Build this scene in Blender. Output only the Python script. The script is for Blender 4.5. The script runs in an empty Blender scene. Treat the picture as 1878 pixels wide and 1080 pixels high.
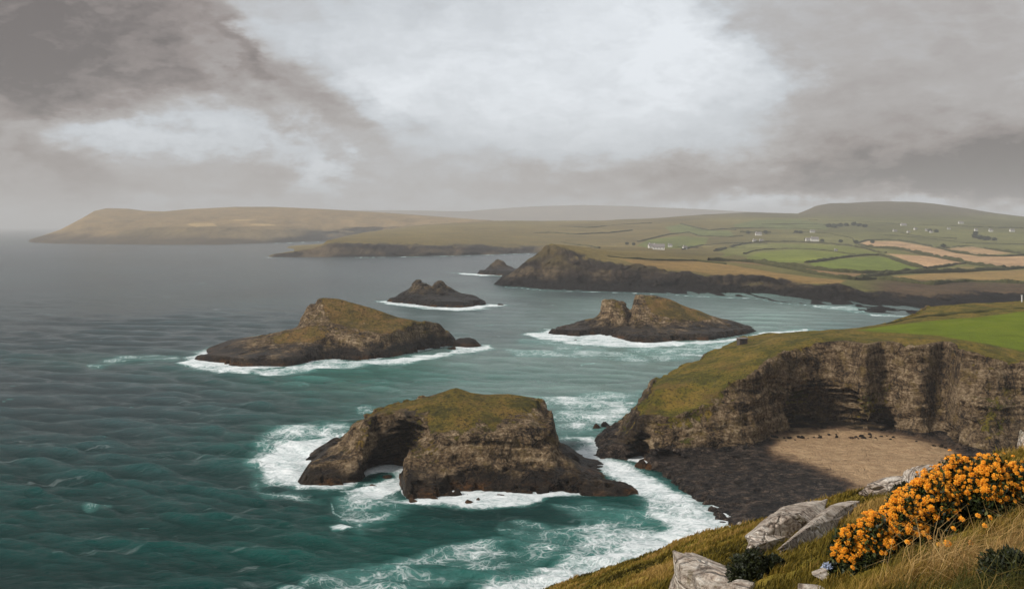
import bpy, math, random
import numpy as np
from mathutils import Vector
random.seed(7)
F = 1804.0; CX = 939.0; HY = 415.0; EYE = 60.0     # focal length (px), principal column, horizon row, eye height (m)
COL = bpy.context.scene.collection
rng = np.random.default_rng(11)

# ------------------------------------------------------------------ numpy noise
_R = np.random.default_rng(3)
_LAT = _R.random((64, 64, 64)).astype(np.float32) * 2 - 1
def vnoise(x, y, z):
    x = np.asarray(x, np.float32); y = np.asarray(y, np.float32); z = np.asarray(z, np.float32)
    x, y, z = np.broadcast_arrays(x, y, z)
    xi = np.floor(x).astype(np.int32); yi = np.floor(y).astype(np.int32); zi = np.floor(z).astype(np.int32)
    fx = x - xi; fy = y - yi; fz = z - zi
    fx = fx*fx*(3-2*fx); fy = fy*fy*(3-2*fy); fz = fz*fz*(3-2*fz)
    x0 = xi & 63; y0 = yi & 63; z0 = zi & 63
    x1 = (x0+1) & 63; y1 = (y0+1) & 63; z1 = (z0+1) & 63
    L = _LAT
    a = L[x0, y0, z0]*(1-fx) + L[x1, y0, z0]*fx
    b = L[x0, y1, z0]*(1-fx) + L[x1, y1, z0]*fx
    c = L[x0, y0, z1]*(1-fx) + L[x1, y0, z1]*fx
    d = L[x0, y1, z1]*(1-fx) + L[x1, y1, z1]*fx
    return (a*(1-fy)+b*fy)*(1-fz) + (c*(1-fy)+d*fy)*fz
def fbm(x, y, z, octv=4, gain=.5):
    s = 0; a = 1.0; t = 0; f = 1.0
    for i in range(octv):
        s = s + a*vnoise(x*f+17.3*i, y*f+5.1*i, z*f+9.7*i); t += a; a *= gain; f *= 2.03
    return s/t
def ridged(x, y, z, octv=3):
    s = 0; a = 1.0; t = 0; f = 1.0
    for i in range(octv):
        s = s + a*(1-2*np.abs(vnoise(x*f+7.3*i, y*f+15.1*i, z*f+3.7*i))); t += a; a *= .5; f *= 2.1
    return s/t
def sst(a, b, x):
    t = np.clip((x-a)/(b-a), 0, 1); return t*t*(3-2*t)
def lin(r, g, b):
    def c(v):
        v /= 255.0
        return v/12.92 if v <= .04045 else ((v+.055)/1.055)**2.4
    return (c(r), c(g), c(b), 1.0)

# ------------------------------------------------------------------ mesh / object helpers
def np_mesh(name, V, Fq, smooth=True, cols=None, attrs=None):
    me = bpy.data.meshes.new(name)
    V = np.asarray(V, np.float32); Fq = np.asarray(Fq, np.int32)
    k = Fq.shape[1]
    me.vertices.add(len(V)); me.vertices.foreach_set('co', V.ravel())
    me.loops.add(Fq.size); me.loops.foreach_set('vertex_index', Fq.ravel())
    me.polygons.add(len(Fq)); me.polygons.foreach_set('loop_start', np.arange(0, Fq.size, k, dtype=np.int32))
    me.polygons.foreach_set('loop_total', np.full(len(Fq), k, np.int32))
    me.update(calc_edges=True); me.validate()
    me.polygons.foreach_set('use_smooth', np.full(len(me.polygons), smooth, bool))
    if cols is not None:
        a = me.color_attributes.new('Col', 'FLOAT_COLOR', 'POINT')
        c = np.ones((len(V), 4), np.float32); c[:, :3] = cols[:, :3]
        a.data.foreach_set('color', c.ravel())
    for k2, v in (attrs or {}).items():
        a = me.attributes.new(k2, 'FLOAT', 'POINT'); a.data.foreach_set('value', np.asarray(v, np.float32))
    return me
def link(name, me, mat=None, parent=None, loc=None):
    o = bpy.data.objects.new(name, me); COL.objects.link(o)
    if mat is not None: me.materials.clear(); me.materials.append(mat)
    if parent is not None: o.parent = parent
    if loc is not None: o.location = loc
    return o
def recenter(me, c):
    n = len(me.vertices); a = np.empty(n*3, np.float32); me.vertices.foreach_get('co', a)
    a = a.reshape(-1, 3) - np.asarray(c, np.float32); me.vertices.foreach_set('co', a.ravel()); me.update()
def tag(o, label=None, cat=None, group=None, kind=None):
    if label: o['label'] = label
    if cat: o['category'] = cat
    if group: o['group'] = group
    if kind: o['kind'] = kind
    return o
def empty(name, loc, rz=0):
    o = bpy.data.objects.new(name, None); COL.objects.link(o); o.location = loc; o.rotation_euler = (0, 0, rz)
    o.empty_display_size = .2
    return o
def grid_faces(nr, nc):
    i = np.arange(nr*nc).reshape(nr, nc)
    return np.stack([i[:-1, :-1].ravel(), i[:-1, 1:].ravel(), i[1:, 1:].ravel(), i[1:, :-1].ravel()], 1)

def surface_nets(D, o, h):
    ins = D < 0
    nx, ny, nz = D.shape
    cnt = np.zeros((nx-1, ny-1, nz-1), np.int8)
    for a in (0, 1):
        for b in (0, 1):
            for c in (0, 1):
                cnt += ins[a:nx-1+a, b:ny-1+b, c:nz-1+c]
    act = (cnt > 0) & (cnt < 8)
    ijk = np.argwhere(act)
    idx = np.full(act.shape, -1, np.int32); idx[act] = np.arange(len(ijk))
    acc = np.zeros((len(ijk), 3), np.float32); n = np.zeros(len(ijk), np.float32)
    cor = [(a, b, c) for a in (0, 1) for b in (0, 1) for c in (0, 1)]
    val = {c: D[ijk[:, 0]+c[0], ijk[:, 1]+c[1], ijk[:, 2]+c[2]] for c in cor}
    for c in cor:
        for ax in range(3):
            if c[ax] == 0:
                d = list(c); d[ax] = 1; d = tuple(d)
                v0 = val[c]; v1 = val[d]; m = (v0 < 0) != (v1 < 0)
                t = np.where(m, v0/np.where(m, v0-v1, 1), 0)
                p = np.tile(np.array(c, np.float32), (len(ijk), 1)); p[:, ax] = t
                acc += p*m[:, None]; n += m
    V = (ijk + acc/np.maximum(n, 1)[:, None])*h + np.asarray(o)
    Q = []
    for ax in range(3):
        s0 = [slice(None)]*3; s1 = [slice(None)]*3; s0[ax] = slice(0, -1); s1[ax] = slice(1, None)
        a0 = ins[tuple(s0)]; a1 = ins[tuple(s1)]
        e = np.argwhere(a0 != a1)
        b, c = [k for k in range(3) if k != ax]
        e = e[(e[:, b] > 0) & (e[:, c] > 0) & (e[:, b] < D.shape[b]-1) & (e[:, c] < D.shape[c]-1)]
        fl = a0[e[:, 0], e[:, 1], e[:, 2]]
        def g(db, dc):
            q = e.copy(); q[:, b] -= db; q[:, c] -= dc
            return idx[q[:, 0], q[:, 1], q[:, 2]]
        q = np.stack([g(1, 1), g(0, 1), g(0, 0), g(1, 0)], 1)
        if ax == 1: fl = ~fl
        q[~fl] = q[~fl][:, ::-1]
        Q.append(q)
    return V, np.concatenate(Q)
def vert_normals(V, Q):
    n = np.cross(V[Q[:, 2]]-V[Q[:, 0]], V[Q[:, 3]]-V[Q[:, 1]])
    N = np.zeros_like(V)
    for k in range(4): np.add.at(N, Q[:, k], n)
    return N/np.maximum(np.linalg.norm(N, axis=1), 1e-9)[:, None]

# ------------------------------------------------------------------ cross-section lofts
PXT = np.arange(-700.0, 2801.0, 2.0)
def smooth1(a, n):
    if n < 2: return a
    k = np.hanning(n+2)[1:-1]; k /= k.sum()
    return np.convolve(np.pad(a, n, mode='edge'), k, 'same')[n:-n]
def row(pts, sm=4):
    """pts (column, picture row, distance): a line of the land's surface -> (Y, z) per column"""
    p = np.array(pts, float)
    Y = smooth1(np.interp(PXT, p[:, 0], p[:, 2]), sm); py = smooth1(np.interp(PXT, p[:, 0], p[:, 1]), sm)
    return Y, EYE-(py-HY)*Y/F
def row_z(pts, sm=4):
    p = np.array(pts, float)
    Y = smooth1(np.interp(PXT, p[:, 0], p[:, 2]), sm); z = smooth1(np.interp(PXT, p[:, 0], p[:, 1]), sm)
    return Y, z
def row_w(pts, z=0.0, sm=3):
    p = np.array(pts, float)
    py = smooth1(np.interp(PXT, p[:, 0], p[:, 1]), sm)
    return (EYE-z)*F/(py-HY), np.full(len(PXT), z)
def shift(r, dY, z=None, k=None):
    Y, zz = r
    return Y+dY, (np.full(len(PXT), z) if z is not None else zz*(k if k is not None else 1))
def mono(rows, gap=.3):
    out = [rows[0]]
    for Y, z in rows[1:]:
        out.append((np.maximum(Y, out[-1][0]+gap), z))
    return out
class Loft:
    def __init__(s, rows, px0=-700, px1=2800, low=-6., gap=.3):
        s.rows = mono(rows, gap); s.px0, s.px1, s.low = px0, px1, low
    def H(s, X, Y):
        px = CX + F*X/np.maximum(Y, 1e-3)
        t = np.clip((px-PXT[0])/2, 0, len(PXT)-1.001); i = t.astype(int); f = t-i
        out = np.full(X.shape, float(s.low))
        pv = None
        for (RY, RZ) in s.rows:
            y = RY[i]*(1-f)+RY[i+1]*f; z = RZ[i]*(1-f)+RZ[i+1]*f
            if pv is not None:
                m = (Y >= pv[0]) & (Y < y)
                w = (Y-pv[0])/(y-pv[0])
                out = np.where(m, pv[1]*(1-w)+z*w, out)
            pv = (y, z)
        out = np.where(px < s.px0, out-(s.px0-px)*.6*Y/F*2, out)
        out = np.where(px > s.px1, out-(px-s.px1)*.6*Y/F*2, out)
        return np.maximum(out, s.low)
def P(px, Y): return (px-CX)/F*Y
def at(px, py, Y): return (P(px, Y), Y, EYE-(py-HY)*Y/F)
def on_water(px, py, z=0.0):
    Y = (EYE-z)*F/(py-HY); return (P(px, Y), Y, z)
def blur2(A, k):
    ker = np.hanning(2*k+1); ker /= ker.sum()
    A = np.apply_along_axis(lambda m: np.convolve(np.pad(m, k, mode='edge'), ker, 'valid'), 0, A)
    return np.apply_along_axis(lambda m: np.convolve(np.pad(m, k, mode='edge'), ker, 'valid'), 1, A)

def poly_sd(px, py, poly, asp=1.0):
    """signed distance (inside positive) to a polygon; rows stretched by asp"""
    q = np.array(poly, float); x = px; y = py*asp; q = q*np.array([1, asp])
    ins = np.zeros(x.shape, bool); d = np.full(x.shape, 1e9)
    for a, b in zip(q, np.roll(q, -1, 0)):
        ex, ey = b-a; wx = x-a[0]; wy = y-a[1]
        t = np.clip((wx*ex+wy*ey)/(ex*ex+ey*ey+1e-9), 0, 1)
        d = np.minimum(d, (wx-ex*t)**2+(wy-ey*t)**2)
        c = ((a[1] > y) != (b[1] > y)) & (x < (b[0]-a[0])*(y-a[1])/(b[1]-a[1]+1e-12)+a[0])
        ins ^= c
    return np.where(ins, np.sqrt(d), -np.sqrt(d))
def line_d(px, py, pts, asp=1.0):
    q = np.array(pts, float)*np.array([1, asp]); x = px; y = py*asp; d = np.full(x.shape, 1e9)
    for a, b in zip(q[:-1], q[1:]):
        ex, ey = b-a; wx = x-a[0]; wy = y-a[1]
        t = np.clip((wx*ex+wy*ey)/(ex*ex+ey*ey+1e-9), 0, 1)
        d = np.minimum(d, (wx-ex*t)**2+(wy-ey*t)**2)
    return np.sqrt(d)

# ------------------------------------------------------------------ node helper
class NT:
    def __init__(s, tree):
        s.t = tree; s.t.nodes.clear()
    def n(s, typ, ins=None, **props):
        nd = s.t.nodes.new(typ)
        for k, v in props.items(): setattr(nd, k, v)
        for k, v in (ins or {}).items(): s.set(nd.inputs[k], v)
        return nd
    def set(s, sock, v):
        if isinstance(v, bpy.types.NodeSocket): s.t.links.new(v, sock)
        elif v is not None:
            if hasattr(sock.default_value, '__len__') and not hasattr(v, '__len__'): v = [v]*len(sock.default_value)
            if hasattr(v, '__len__') and len(v) > len(sock.default_value): v = v[:len(sock.default_value)]
            if hasattr(v, '__len__') and len(v) < len(sock.default_value): v = tuple(v)+(1.0,)
            sock.default_value = v
    def m(s, op, a, b=0.0, c=None, clamp=False):
        nd = s.n('ShaderNodeMath', operation=op, use_clamp=clamp); s.set(nd.inputs[0], a); s.set(nd.inputs[1], b)
        if c is not None: s.set(nd.inputs[2], c)
        return nd.outputs[0]
    def vm(s, op, a, b=None):
        nd = s.n('ShaderNodeVectorMath', operation=op); s.set(nd.inputs[0], a)
        if b is not None: s.set(nd.inputs[1], b)
        return nd.outputs[0]
    def mul(s, a, b): return s.m('MULTIPLY', a, b)
    def add(s, a, b): return s.m('ADD', a, b)
    def ss(s, v, a, b, lo=0.0, hi=1.0):
        nd = s.n('ShaderNodeMapRange', interpolation_type='SMOOTHSTEP'); s.set(nd.inputs[0], v)
        for i, q in enumerate((a, b, lo, hi)): s.set(nd.inputs[1+i], q)
        return nd.outputs[0]
    def noise(s, vec, scale=1., detail=4., rough=.55, dist=0., out=0):
        nd = s.n('ShaderNodeTexNoise'); s.set(nd.inputs['Vector'], vec)
        for k, v in (('Scale', scale), ('Detail', detail), ('Roughness', rough), ('Distortion', dist)): s.set(nd.inputs[k], v)
        return nd.outputs[out]
    def vor(s, vec, scale=1., feature='F1', rand=1., out=0):
        nd = s.n('ShaderNodeTexVoronoi', feature=feature); s.set(nd.inputs['Vector'], vec); s.set(nd.inputs['Scale'], scale)
        s.set(nd.inputs['Randomness'], rand)
        return nd.outputs[out]
    def mix(s, f, a, b, blend='MIX'):
        nd = s.n('ShaderNodeMix', data_type='RGBA', blend_type=blend); s.set(nd.inputs[0], f); s.set(nd.inputs[6], a); s.set(nd.inputs[7], b)
        return nd.outputs[2]
    def ramp(s, f, stops, interp='LINEAR'):
        nd = s.n('ShaderNodeValToRGB'); s.set(nd.inputs[0], f); cr = nd.color_ramp; cr.interpolation = interp
        while len(cr.elements) < len(stops): cr.elements.new(.5)
        for e, (p, c) in zip(cr.elements, stops):
            e.position = p; e.color = tuple(c)+(1.,) if len(c) == 3 else c
        return nd.outputs[0]
    def attr(s, name, out='Fac'):
        return s.n('ShaderNodeAttribute', attribute_name=name).outputs[out]
    def pos(s): return s.n('ShaderNodeNewGeometry').outputs['Position']
    def nrm(s): return s.n('ShaderNodeNewGeometry').outputs['Normal']
    def sc(s, v, k): return s.vm('MULTIPLY', v, k)
    def sep(s, v):
        nd = s.n('ShaderNodeSeparateXYZ'); s.set(nd.inputs[0], v); return nd.outputs
    def comb(s, x, y, z):
        nd = s.n('ShaderNodeCombineXYZ'); s.set(nd.inputs[0], x); s.set(nd.inputs[1], y); s.set(nd.inputs[2], z); return nd.outputs[0]
    def bump(s, h, strength=.5, dist=1., normal=None):
        nd = s.n('ShaderNodeBump'); s.set(nd.inputs['Height'], h); s.set(nd.inputs['Strength'], strength); s.set(nd.inputs['Distance'], dist)
        if normal is not None: s.set(nd.inputs['Normal'], normal)
        return nd.outputs[0]
def new_mat(name):
    m = bpy.data.materials.new(name); m.use_nodes = True
    return m, NT(m.node_tree)
def finish(t, color, rough=.9, normal=None, spec=.3, sub=None, **kw):
    b = t.n('ShaderNodeBsdfPrincipled'); t.set(b.inputs['Base Color'], color); t.set(b.inputs['Roughness'], rough)
    t.set(b.inputs['Specular IOR Level'], spec)
    if normal is not None: t.set(b.inputs['Normal'], normal)
    for k, v in kw.items(): t.set(b.inputs[k], v)
    o = t.n('ShaderNodeOutputMaterial'); t.t.links.new(b.outputs[0], o.inputs[0])
    return b

EXPO = 0.38; SKY_K = 0.78; HAZE = 1.15e-4
# ================================================================== MATERIALS
def rock_material(name, tone=1.0, wet=(3.0, 7.0), warm=0.0, scale=1.0, grassA=(104, 92, 30), grassB=(72, 72, 26), paleness=1.0):
    m, t = new_mat(name)
    p = t.pos(); z = t.sep(p)[2]; g = t.attr('grass'); dk = t.attr('dark')
    warp = t.noise(t.sc(p, (.12, .12, .12)), 1, 3)
    st = t.comb(0.0, t.mul(t.sep(p)[0], .05), t.add(z, t.mul(warp, 5.0)))
    strata = t.noise(t.sc(st, (1, 1, 1.1/scale)), 1.0, 5, .65)
    big = t.noise(t.sc(p, (.16/scale,)*3), 1, 5, .6)
    fine = t.noise(t.sc(p, (1.3/scale, 1.3/scale, 2.2/scale)), 1, 6, .7)
    vert = t.noise(t.sc(t.vm('ADD', p, t.sc(t.noise(p, .2, 3, out=1), (3, 3, 3))), (1.1/scale, 1.1/scale, .28/scale)), 1, 5, .65)
    cr = t.vor(t.sc(t.vm('ADD', p, t.sc(t.noise(p, .5, 3, out=1), (2, 2, 2))), (.28/scale, .28/scale, .16/scale)), 1, 'DISTANCE_TO_EDGE')
    crack = t.m('MAXIMUM', t.ss(cr, 0.0, .06), t.ss(big, .42, .56))
    mixv = t.add(t.add(t.mul(big, .22), t.mul(fine, .28)), t.add(t.mul(strata, .26), t.mul(vert, .24)))
    k = tone; mixv = t.m('MULTIPLY_ADD', t.m('SUBTRACT', mixv, .495), 1.75, .495)
    base = t.ramp(mixv, [(.38, lin(34*k, 26*k, 18*k)), (.46, lin(86*k, 68*k, 48*k)), (.53, lin(120*k, 99*k, 73*k)), (.64, lin(172*k, 150*k, 120*k))])
    base = t.mix(t.mul(t.m('SUBTRACT', 1.0, crack), .6), base, lin(30, 26, 23))
    # pale lichen specks, ochre lichen
    sp = t.noise(t.sc(p, (2.6/scale,)*3), 1, 3, .8)
    base = t.mix(t.mul(t.ss(sp, .60, .70), .42*paleness), base, lin(176, 164, 144))
    oc = t.noise(t.sc(p, (.25/scale,)*3), 1, 5, .7)
    base = t.mix(t.mul(t.ss(oc, .52, .66), .5), base, lin(112, 92, 44))
    # wet dark band, shade painted by the dark mask, weed at the waterline
    zz = t.add(z, t.mul(t.m('SUBTRACT', t.noise(t.sc(p, (.16/scale, .16/scale, .1/scale)), 1, 6, .65), .5), 9.0*scale))
    wet_shade = t.m('MAXIMUM', t.ss(zz, wet[0], wet[1], 1.0, 0.0), dk)
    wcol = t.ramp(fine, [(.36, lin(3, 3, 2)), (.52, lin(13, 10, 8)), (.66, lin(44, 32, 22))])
    base = t.mix(t.mul(wet_shade, .95), base, t.mix(.45, t.mix(1.0, base, (.13, .11, .095, 1), 'MULTIPLY'), wcol))
    wd = t.add(z, t.mul(t.m('SUBTRACT', t.noise(t.sc(p, (.5, .5, .5)), 1, 4), .5), 2.6))
    base = t.mix(t.mul(t.mul(t.ss(wd, .9, 2.3, 1.0, 0.0), t.ss(t.noise(t.sc(p, (.1,)*3), 1, 4), .46, .62)), .7), base,
                 t.ramp(fine, [(.35, lin(40, 24, 12)), (.65, lin(118, 78, 36))]))
    # turf
    gn = t.noise(t.sc(p, (.45/scale,)*3), 1, 6, .75)
    gf = t.ss(t.add(g, t.mul(t.m('SUBTRACT', gn, .5), 3.0)), .46, .66)
    gf = t.m('MINIMUM', gf, .93)
    gm = t.noise(t.sc(p, (.13/scale, .13/scale, .2/scale)), 1, 6, .7)
    gc = t.ramp(gm, [(.40, lin(*grassB)), (.5, lin(*grassA)), (.60, lin(grassA[0]*1.22, grassA[1]*1.12, grassA[2]*1.5))])
    gc = t.mix(t.ss(t.noise(t.sc(p, (1.2/scale,)*3), 1, 4, .8), .47, .64), gc, lin(grassB[0]*.62, grassB[1]*.62, grassB[2]*.6))
    gc = t.mix(t.mul(t.ss(t.noise(t.sc(p, (.07/scale, .07/scale, .1/scale)), 1, 6, .75), .52, .66), .6), gc, lin(112, 84, 44))
    col = t.mix(gf, base, gc)
    h = t.add(t.add(t.mul(strata, .45), t.mul(fine, .9)), t.add(t.mul(crack, .35), t.mul(vert, .35)))
    hb = t.mix(gf, h, t.mul(t.noise(t.sc(p, (1.1/scale,)*3), 1, 6, .75), .9))
    nb = t.bump(hb, 1.0, 2.2*scale)
    rough = t.m('SUBTRACT', .92, t.mul(wet_shade, t.mul(t.m('SUBTRACT', 1.0, gf), .42)))
    finish(t, col, rough, nb, .16)
    return m

def land_material(name='moorland_and_fields'):
    m, t = new_mat(name)
    p = t.pos(); c = t.attr('Col', 'Color')
    n1 = t.noise(t.sc(p, (.012, .012, .05)), 1, 7, .7)
    n2 = t.noise(t.sc(p, (.05, .05, .12)), 1, 6, .75)
    c = t.mix(1.0, c, t.ramp(n1, [(.3, (.70, .70, .68)), (.5, (1, 1, 1)), (.7, (1.25, 1.2, 1.12))]), 'MULTIPLY')
    c = t.mix(1.0, c, t.ramp(n2, [(.3, (.72, .72, .72)), (.5, (1, 1, 1)), (.7, (1.2, 1.2, 1.2))]), 'MULTIPLY')
    n3 = t.noise(t.sc(p, (.22, .22, .5)), 1, 5, .75)
    c = t.mix(1.0, c, t.ramp(n3, [(.3, (.6, .6, .6)), (.5, (1, 1, 1)), (.7, (1.35, 1.32, 1.28))]), 'MULTIPLY')
    c = t.mix(1.0, c, (.80, .79, .77, 1), 'MULTIPLY')
    finish(t, c, .95, t.bump(t.add(n2, t.mul(n3, .5)), .8, 6.0), .1)
    return m

def sea_material():
    m, t = new_mat('sea_water')
    p = t.pos(); c = t.attr('Col', 'Color'); fo = t.attr('foam')
    x, y, z = t.sep(p)
    # foam lace: stretched cells and torn noise
    wv = t.noise(t.sc(p, (.10, .10, 0)), 1, 3, .6, out=1)
    q = t.vm('ADD', p, t.sc(t.vm('SUBTRACT', wv, (.5, .5, .5)), (9, 9, 0)))
    n1 = t.noise(t.sc(q, (.13, .17, 0)), 1, 8, .68)
    n2 = t.noise(t.sc(q, (.8, 1.1, 0)), 1, 5, .7)
    v1 = t.vor(t.sc(q, (.34, .40, 0)), 1, 'DISTANCE_TO_EDGE')
    v2 = t.vor(t.sc(q, (1.0, 1.15, 0)), 1, 'DISTANCE_TO_EDGE')
    lace = t.m('MAXIMUM', t.ss(v1, 0.0, .13, 1.0, 0.0), t.mul(t.ss(v2, 0.0, .15, 1.0, 0.0), .75))
    tot = t.add(t.add(t.mul(n1, .62), t.mul(n2, .34)), t.mul(lace, .17))      # ~.3 .. 1
    n0 = t.noise(t.sc(q, (.035, .06, 0)), 1, 4, .55)
    fm = t.ss(t.add(t.add(tot, t.mul(t.m('SUBTRACT', n0, .5), .55)), t.mul(t.m('SUBTRACT', fo, .5), .95)), .525, .93)
    fm = t.m('MULTIPLY', fm, t.ss(fo, .03, .2))
    # scattered breaking crests where the swell is steep
    wc = t.noise(t.sc(p, (.05, .14, 0)), 1, 5, .65)
    wc2 = t.noise(t.sc(p, (.012, .012, 0)), 1, 3, .5)
    caps = t.mul(t.mul(t.ss(wc, .68, .75), t.ss(wc2, .42, .6)), .5)
    wl = t.noise(t.sc(t.n('ShaderNodeVectorRotate', {'Vector': q, 'Angle': math.radians(-12)}, rotation_type='Z_AXIS').outputs[0], (.045, .42, 0)), 1, 6, .62)
    caps = t.m('MAXIMUM', caps, t.mul(t.ss(wl, .58, .76), .16))
    fm = t.m('MAXIMUM', fm, caps)
    w1_ = t.noise(t.sc(p, (.30, 1.0, 0)), 1, 4, .6)
    # milky water under thin foam
    milk = t.mul(t.ss(t.add(fo, t.mul(t.m('SUBTRACT', n1, .5), .8)), .12, .75), .55)
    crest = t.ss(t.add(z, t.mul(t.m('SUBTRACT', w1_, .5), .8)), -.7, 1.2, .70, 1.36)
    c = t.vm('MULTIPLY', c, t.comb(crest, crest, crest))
    col = t.mix(milk, c, lin(96, 150, 142))
    # wave detail
    pr = t.n('ShaderNodeVectorRotate', {'Vector': p, 'Angle': math.radians(-12)}, rotation_type='Z_AXIS').outputs[0]
    w1 = t.noise(t.sc(pr, (.30, 1.0, 0)), 1, 7, .68)
    w2 = t.noise(t.sc(pr, (.05, .18, 0)), 1, 5, .6)
    h = t.add(t.mul(w1, 1.1), t.mul(w2, 1.5))
    w3 = t.noise(t.sc(pr, (.012, .06, 0)), 1, 4, .6)
    w4 = t.noise(t.sc(pr, (1.6, 3.2, 0)), 1, 4, .7)
    h = t.add(t.add(h, t.mul(w3, 3.0)), t.mul(w4, .35)); nb = t.bump(h, 1.0, 1.0)
    nb = t.bump(t.mul(fm, .35), .6, 1.0, nb)
    col = t.mix(fm, col, t.ramp(t.add(t.mul(n1, .5), t.mul(n2, .5)), [(.36, lin(150, 168, 168)), (.50, lin(214, 220, 220)), (.62, lin(240, 242, 242))]))
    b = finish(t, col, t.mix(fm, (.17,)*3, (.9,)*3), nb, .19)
    t.set(b.inputs['IOR'], 1.33)
    return m

def pale_rock_material():
    m, t = new_mat('pale_gneiss')
    tc = t.pos()
    ln = t.noise(t.sc(tc, (2.2, 5.5, 9.0)), 1, 7, .7, 1.2)
    st = t.noise(t.sc(tc, (1.2, 1.2, 1.2)), 1, 4, .6)
    fi = t.noise(t.sc(tc, (16, 16, 16)), 1, 5, .7)
    cr = t.vor(t.sc(t.vm('ADD', tc, t.sc(t.noise(tc, 1.5, 3, out=1), (.5, .5, .5))), (1.8, 4.2, 3.5)), 1, 'DISTANCE_TO_EDGE')
    v = t.add(t.add(t.mul(ln, .45), t.mul(st, .25)), t.mul(fi, .3))
    c = t.ramp(v, [(.40, lin(104, 88, 76)), (.47, lin(182, 164, 148)), (.53, lin(222, 208, 192)), (.60, lin(244, 236, 224))])
    c = t.mix(t.ss(cr, 0.0, .03, .55, 0.0), c, lin(62, 52, 44))
    c = t.mix(t.mul(t.ss(t.noise(tc, 2.3, 5, .7), .58, .66), .6), c, lin(112, 98, 62))
    h = t.add(t.add(t.mul(ln, .7), t.mul(fi, .3)), t.mul(t.ss(cr, 0.0, .09), .35))
    finish(t, c, .9, t.bump(h, 1.0, .34), .25)
    return m

def turf_material():
    m, t = new_mat('turf_hillside')
    p = t.pos()
    a = t.noise(t.sc(p, (.35, .35, .35)), 1, 6, .7); b = t.noise(t.sc(p, (5, 5, 5)), 1, 5, .75)
    c = t.ramp(a, [(.34, lin(62, 58, 20)), (.48, lin(98, 88, 30)), (.58, lin(124, 106, 42)), (.7, lin(98, 94, 34))])
    c = t.mix(1.0, c, t.ramp(b, [(.3, (.5, .5, .5)), (.5, (1, 1, 1)), (.7, (1.4, 1.35, 1.25))]), 'MULTIPLY')
    finish(t, c, .95, t.bump(t.add(b, a), .8, .12), .1)
    return m
def col_material(name, rough=.8, spec=.2, transl=0.0, bumpy=0.0):
    m, t = new_mat(name); c = t.attr('Col', 'Color')
    nb = t.bump(t.noise(t.pos(), 40, 3), .4, bumpy) if bumpy else None
    b = finish(t, c, rough, nb, spec)
    if transl:
        tr = t.n('ShaderNodeBsdfTranslucent', {'Color': c}); mx = t.n('ShaderNodeMixShader', {0: transl})
        t.t.links.new(b.outputs[0], mx.inputs[1]); t.t.links.new(tr.outputs[0], mx.inputs[2])
        o = [n for n in t.t.nodes if n.type == 'OUTPUT_MATERIAL'][0]; t.t.links.new(mx.outputs[0], o.inputs[0])
    return m
def plain(name, rgb, rough=.8, spec=.25, var=.25, scale=.5):
    m, t = new_mat(name); n = t.noise(t.sc(t.pos(), (scale,)*3), 1, 5, .7)
    c = lin(*rgb); c = t.ramp(n, [(.3, tuple(v*(1-var) for v in c[:3])), (.7, tuple(v*(1+var) for v in c[:3]))])
    finish(t, c, rough, t.bump(n, .4, .3/scale*.3), spec)
    return m
# ================================================================== CAMERA, SUN, SKY
cam = bpy.data.cameras.new('camera'); co = bpy.data.objects.new('camera', cam); COL.objects.link(co)
co.location = (0, 0, EYE); co.rotation_euler = (math.radians(90), 0, 0)
cam.sensor_width = 36; cam.lens = F/1878*36; cam.shift_x = 0.0; cam.shift_y = -125/1878
cam.clip_start = .1; cam.clip_end = 90000
S = bpy.context.scene; S.camera = co
S.view_settings.view_transform = 'Standard'; S.view_settings.look = 'None'; S.view_settings.gamma = 1
S.view_settings.exposure = EXPO
SUN_EL, SUN_AZ = math.radians(40), math.radians(-62)      # light comes from the left, slightly behind the sea stacks
sl = bpy.data.lights.new('sun', 'SUN'); sl.energy = 3.6; sl.angle = math.radians(10); sl.color = (1, .95, .88)
so = bpy.data.objects.new('sun', sl); COL.objects.link(so)
d = Vector((math.sin(SUN_AZ)*math.cos(SUN_EL), math.cos(SUN_AZ+math.radians(115))*math.cos(SUN_EL)*0, 0))
sd = Vector((-.80, -.38, 0)).normalized()*math.cos(SUN_EL); sd.z = math.sin(SUN_EL)
so.rotation_euler = sd.to_track_quat('Z', 'Y').to_euler()

W = bpy.data.worlds.new('World'); S.world = W; W.use_nodes = True
t = NT(W.node_tree)
dirv = t.n('ShaderNodeTexCoord').outputs['Generated']
dx, dy, dz = t.sep(dirv)
sky = t.n('ShaderNodeTexSky', sky_type='NISHITA', sun_disc=False)
sky.sun_elevation = SUN_EL; sky.sun_rotation = math.atan2(sd.x, sd.y)
nish = t.vm('SCALE', sky.outputs[0]); nish.node.inputs['Scale'].default_value = .10
az = t.m('ARCTAN2', dx, dy); el = t.m('ARCSINE', dz)
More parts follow.
